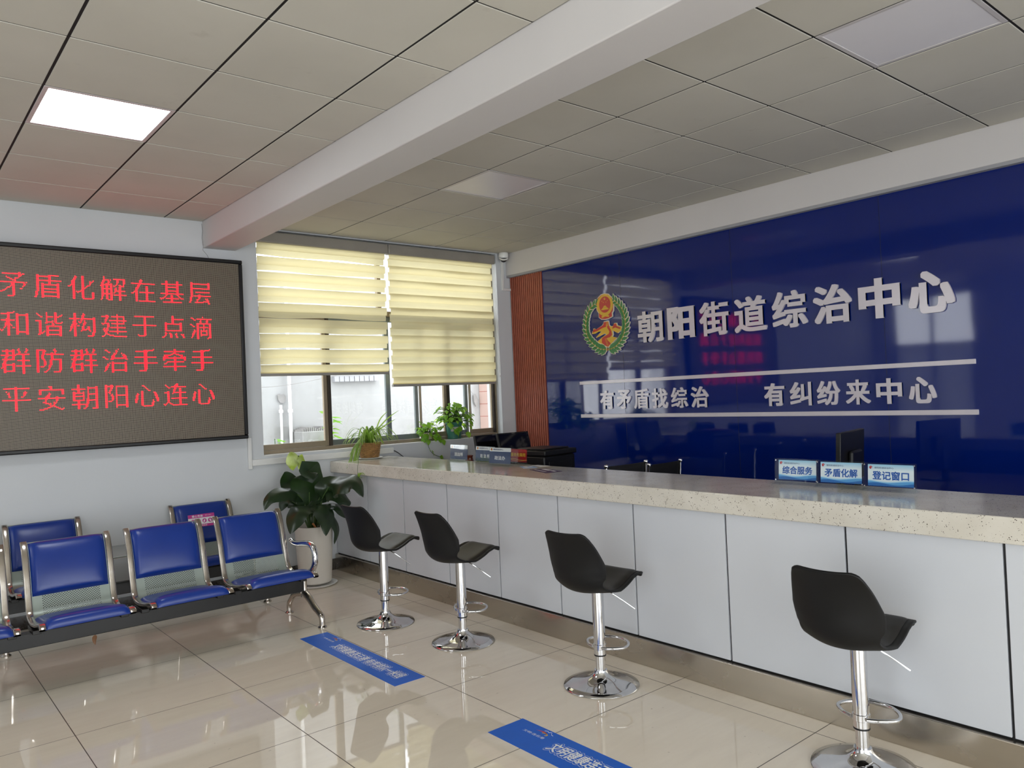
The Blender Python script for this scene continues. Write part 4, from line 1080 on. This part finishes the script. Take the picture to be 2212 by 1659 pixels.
def monitor(label, x, y, z, w, h, tilt, rz, face, group, stand_h):
    t = thing('computer_monitor', label, 'monitor', (x, y, z), rz, group)
    # screen leaning back, base on the desk; face = -1 screen towards -y
    R = Matrix.Translation((0, 0, stand_h)) @ Matrix.Rotation(-tilt, 4, 'X')
    m = MB(); m.box(-w / 2, w / 2, -.014, .016, 0, h, R); m.build('casing', 'black', t, bevel=.005)
    m = MB(); m.box(-w / 2 + .014, w / 2 - .014, face * .0165 - .0015 if face < 0 else .0155, face * .0165 + .0025 if face < 0 else .0185, .018, h - .014, R) if face < 0 else m.box(-w / 2 + .014, w / 2 - .014, .0155, .0185, .018, h - .014, R); m.build('screen', 'lens', t, smooth=False)
    m = MB(); m.box(-.11, .11, (.016 if face < 0 else -.045), (.05 if face < 0 else -.014), h * .15, h * .62, R); m.build('rear_housing', 'black', t, bevel=.012)
    m = MB(); m.box(-.03, .03, (.03 if face < 0 else -.06), (.06 if face < 0 else -.03), .01, stand_h + h * .35); m.build('stand', 'black', t, bevel=.004)
    m = MB(); m.box(-.11, .11, -.09, .09, 0, .012); m.build('foot', 'black', t, bevel=.004)
    if face < 0:
        m = MB(); m.box(-.018, .018, -.0152, -.0138, h - .010, h - .006, R); m.build('badge', 'rail', t, smooth=False)
    return t
monitor('black monitor leaning back, in front of the other near the slat panel', 4.545, 5.39, .75, .37, .345, .24, 0., -1, 'monitors behind the counter', .09)
monitor('black monitor partly hidden behind the leaning one, beneath the window', 4.52, 5.66, .75, .45, .33, .20, 0., -1, 'monitors behind the counter', .085)
dk2 = thing('office_desk', 'wooden office desk behind the right end of the counter', 'desk', (0, 0, 0))
m = MB(); m.box(4.25, 5.40, 1.6, 2.75, .725, .75); m.build('desktop', 'wood', dk2, bevel=.003)
for a, b in ((4.3, 1.66), (5.34, 1.66), (4.3, 2.69), (5.34, 2.69)):
    m = MB(); m.box(a - .02, a + .02, b - .02, b + .02, 0, .725); m.build('leg', 'blackmetal', dk2, smooth=False)
monitor('black monitor with its back turned, above the pale blue signs', 4.80, 2.425, .75, .515, .32, -.05, .19, 1, 'monitors behind the counter', .13)
def office_chair(x, y, ztop, w, rz, label):
    t = thing('office_chair', label, 'office chair', (x, y, 0), rz, 'black office chairs behind the counter')
    zs = .44
    m = MB()
    def fb_(u, v): s = 2 * u - 1; return (s * w / 2, -.02 - .05 * v + .02 * s * s, zs + .04 + (ztop - zs - .04) * v)
    m.grid(fb_, 10, 10); o = m.build('back', 'mesh', t, normals=False); sd = o.modifiers.new('t', 'SOLIDIFY'); sd.thickness = .012
    m = MB(); m.box(-w / 2, w / 2, 0, .44, zs - .03, zs + .03); m.build('seat', 'mesh', t, bevel=.02)
    for s in (-1, 1):
        m = MB(); m.tube(catmull([(s * w / 2, -.055, ztop + .004), (s * w / 2, -.02, zs + .06), (s * w / 2, .02, zs), (s * w / 2, .43, zs)], 5), .009, 8)
        m.lathe([(.0001, -.016), (.016, -.011), (.02, 0), (.016, .011), (.0001, .016)], (s * w / 2, -.058, ztop + .004), 16); m.build('side_frame', 'chrome', t)
    m = MB(); m.tube([(0, .2, .10), (0, .2, zs - .03)], .025, 14); m.build('gas_lift', 'blackmetal', t)
    m = MB()
    for k in range(5):
        a = k * 2 * PI / 5; m.tube([(0, .2, .10), (math.cos(a) * .25, .2 + math.sin(a) * .25, .065)], [.022, .014], 8)
    m.build('star_base', 'chrome', t)
    m = MB()
    for k in range(5):
        a = k * 2 * PI / 5; m.lathe([(.0, -.027), (.02, -.02), (.027, 0), (.02, .02), (.0, .027)], (math.cos(a) * .25, .2 + math.sin(a) * .25, .027), 12, cap=False)
    m.build('castors', 'black', t)
    return t
office_chair(4.335, 3.955, .965, .43, -.02, 'black office chair back on the left, just above the worktop')
office_chair(4.955, 4.10, .915, .43, .06, 'black office chair back on the right, just above the worktop')
m = MB(); m.lathe([(.03, 0), (.042, .02), (.05, .09), (.048, .17), (.034, .21), (.030, .235), (.036, .25), (.032, .252), (.026, .235), (0, .23)], seg=28)
tag(m.build('glazed_jar', 'brownglaze', loc=(4.10, 5.545, .75)), 'small glossy red-brown jar behind the sign nearest the window', 'jar')

# ------------------------------------------------------------------ floor stickers
def sticker(y0, y1, x0, x1, label):
    W_ = x1 - x0; L_ = y0 - y1
    t = thing('floor_sticker', label, 'floor sticker', ((x0 + x1) / 2, (y0 + y1) / 2, 0), group='blue queue line floor stickers')
    m = MB(); m.box(-W_ / 2, W_ / 2, -L_ / 2, L_ / 2, .0003, .0016); m.build('vinyl', 'sticker', t, smooth=False)
    fr = lambda u, v, z: frame((v, -u, z), (0, -1, 0), (1, 0, 0))     # u along the strip, v towards the counter
    tx = '文明健康连云港 有序排队一米线'
    u0 = .145 * L_
    h = W_ * .37; w = L_ * .665
    for nm_, r_, mt_, z in (('outline', .15, 'white', .0018), ('outline_fill', .125, 'sticker', .0021), ('lettering', .018, 'white', .0024)):
        m = MB(); me = text_mesh(tx, 0., 0., 1.0, .12); lo, hi = bounds(me); sx = w / (hi - lo)[0]; sy = h / (hi - lo)[1]
        text_bold(m, tx, ((hi - lo)[0] + 2 * r_) * sx, ((hi - lo)[1] + 2 * r_) * sy, fr(u0 * .62, .006, z), r_, 0., 0., .12, 14)
        m.build(nm_, mt_, t, smooth=False)
    m = MB(); text_fit(m, '文明·连云港', L_ * .115, W_ * .085, fr(-L_ * .362, W_ * .14, .0018)); m.build('small_lettering', 'white', t, smooth=False)
    m = MB(); c = (-L_ * .335, W_ * .30)
    m.poly([(c[0] + a, c[1] + b) for a, b in ((-.055, .004), (-.02, .016), (.006, .012), (.016, .0), (.004, .006), (-.02, .008))], lambda u, v, w_: Vector((v, -u, .0017 + w_)), .0004); m.build('logo_ribbon', 'red', t, smooth=False)
    m = MB(); m.poly([(c[0] + .004 + .022 * math.cos(q), c[1] - .004 + .012 * math.sin(q)) for q in [-.9 + k * .28 for k in range(14)]] + [(c[0] + .004 + .015 * math.cos(q), c[1] - .004 + .007 * math.sin(q)) for q in [-.9 + k * .28 for k in range(13, -1, -1)]], lambda u, v, w_: Vector((v, -u, .0017 + w_)), .0004); m.build('logo_arc', 'gold', t, smooth=False)
    m = MB(); pts = [(c[0] - .02, c[1] + .022), (c[0] - .004, c[1] + .030), (c[0] + .006, c[1] + .022), (c[0] + .018, c[1] + .032), (c[0] + .034, c[1] + .014), (c[0] + .046, c[1] + .012)]
    m.tube([(v, -u, .0019) for u, v in pts], .0009, 5); m.build('logo_peaks', 'white', t)
sticker(4.786, 3.612, 2.116, 2.309, 'farther blue floor sticker, wholly in view beside the first stools')
sticker(2.812, 1.638, 2.119, 2.327, 'nearer blue floor sticker, cut by the bottom edge of the view')

# small dark debris on the floor (dry leaf bits)
for k, (x, y, s_, a, lb_) in enumerate(((1.03, 5.02, .02, .5, 'curled dry leaf hanging under the front bench beam'),)):
    m = MB(); leaf(m, [(0, 0, .0), (.004, .004, -.015), (.002, .008, -.035), (.006, .006, -.06)], .012, (0, -1, 0), .4, 8, 4)
    tag(m.build('dry_leaf', 'wood', loc=(1.0, 5.147, .207), normals=False), lb_, 'leaf')

# ------------------------------------------------------------------ outdoors
m = MB(); m.box(-12, 20, 6.8, 24, -.12, -.02); struct(m.build('ground', 'concrete', smooth=False))
m = MB(); m.box(1.5, 12.5, 9.5, 9.8, -.02, 3.4)
tag(m.build('yard_wall', 'extwall', smooth=False), 'pale weathered rendered wall outside the window', 'wall')
m = MB(); m.box(7.26, 8.4, 9.2, 9.49, -.02, 3.4)
tag(m.build('tiled_pier', 'pinktile', smooth=False), 'pale pink tiled pier outside at the right of the window', 'wall')
def pole(name, x, y, z1, r, label):
    m = MB(); m.tube([(0, 0, -.02), (0, 0, z1)], r, 14); m.lathe([(r + .008, 0), (r + .01, .01), (r + .01, .03), (r + .008, .04)], (0, 0, 1.42), 14)
    return tag(m.build(name, 'pvc', loc=(x, y, 0)), label, 'pipe', 'downpipes on the yard wall')
pole('downpipe', 4.165, 9.44, 3.2, .022, 'taller pale downpipe on the wall outside')
pole('downpipe', 4.045, 9.45, 1.52, .016, 'shorter pale pipe beside the taller downpipe outside')
m = MB(); m.poly([(-.055, .05), (-.02, .065), (.0, .05), (.03, .06), (.055, .03), (.05, -.03), (.02, -.06), (-.02, -.05), (-.045, -.01)], lambda u, v, w_: Vector((u, -w_, v)), .02)
tag(m.build('wall_bracket', 'extgrey', loc=(4.07, 9.49, 1.60), smooth=False), 'dark grey clump on the wall above the shorter pipe', 'bracket')
m = MB(); m.poly([(-.04, .07), (.0, .09), (.05, .0), (.035, -.06), (.0, -.10), (-.03, -.03)], lambda u, v, w_: Vector((u, -w_, v)), .02); m.tube(catmull([(-.05, -.01, .1), (-.2, -.02, .26), (-.32, -.02, .38)], 4), .004, 5)
tag(m.build('cable_box', 'extgrey', loc=(7.16, 9.47, 1.47), smooth=False), 'grey cable end box on the wall beside the pink tiles', 'cable box')
m = MB(); m.tube(catmull([(-.6, 0, -.03), (0, 0, 0), (.7, 0, .11)], 6), .004, 5)
tag(m.build('overhead_cable', 'extgrey', loc=(4.1, 9.38, 1.77)), 'thin grey cable strung across the wall outside', 'cable')
bx_ = thing('utility_box', 'grey utility cabinet standing against the wall outside', 'utility box', (4.42, 9.30, -.02))
m = MB(); m.box(-.22, .20, -.12, .18, 0, 1.19); m.build('body', 'extwall', bx_, bevel=.01)
m = MB()
for k in range(14): m.box(-.21 + .028 * k, -.19 + .028 * k, -.10, .16, 1.19, 1.215 + .03 * abs(math.sin(k * .45)))
m.build('top_cover', 'extgrey', bx_, smooth=False)
m = MB()
for k in range(9): m.box(4.80 + .075 * k, 4.865 + .075 * k, 9.43, 9.5, 1.80, 1.87)
tag(m.build('tile_course', 'fade', smooth=False), 'row of grey ridge tiles along the wall outside', 'tiles')
def weed(x, y, h, seed, label):
    rnd = random.Random(seed); t = thing('yard_weed', label, 'plant', (x, y, -.02), group='weeds in the yard')
    m = MB(); sm = MB(); sm.tube([(0, 0, 0), (.01, 0, h * .5), (0, 0, h)], .006, 6)
    for k in range(16):
        z = h * (.70 + .30 * k / 15); d = rnd.uniform(0, 2 * PI); heart(m, (math.cos(d) * .03, math.sin(d) * .03, z), rnd.uniform(.09, .17), d, rnd.uniform(-.2, .6))
    m.build('foliage', 'leafpothos', t, normals=False); sm.build('stems', 'stem', t)
weed(4.50, 9.0, 1.42, 4, 'taller leafy weed beside the utility cabinet outside')
weed(3.72, 8.9, 1.14, 8, 'shorter leafy weed at the left edge of the window view')

# ------------------------------------------------------------------ light
W = bpy.data.worlds.new('sky'); S.world = W; W.use_nodes = True; nt = W.node_tree
bg = nt.nodes['Background']; bg.inputs[0].default_value = (.93, .97, 1.0, 1); bg.inputs[1].default_value = 5.0
def portal(name, loc, rot, sx, sy):
    l = bpy.data.lights.new(name, 'AREA'); l.shape = 'RECTANGLE'; l.size = sx; l.size_y = sy; l.cycles.is_portal = True
    o = bpy.data.objects.new(name, l); COL.objects.link(o); o.location = loc; o.rotation_euler = rot
portal('portal_back', ((WX0 + WX1) / 2, 6.74, (WZ0 + WZ1) / 2), (-PI / 2, 0, 0), WX1 - WX0, WZ1 - WZ0)
for a, b in LW: portal('portal_left', (XL - .15, (a + b) / 2, (LZ0 + LZ1) / 2), (0, -PI / 2, 0), LZ1 - LZ0, b - a)
portal('portal_front', ((FX0 + FX1) / 2, YB - .16, FZ1 / 2), (PI / 2, 0, 0), FX1 - FX0, FZ1)

S.view_settings.view_transform = 'Standard'; S.view_settings.look = 'None'; S.view_settings.gamma = 1.0
S.view_settings.exposure = 0.22; S.view_settings.use_curve_mapping = False
S.cycles.use_denoising = True
S.cycles.max_bounces = 10; S.cycles.diffuse_bounces = 8; S.cycles.glossy_bounces = 5; S.cycles.transparent_max_bounces = 16
S.cycles.sample_clamp_indirect = 6.0
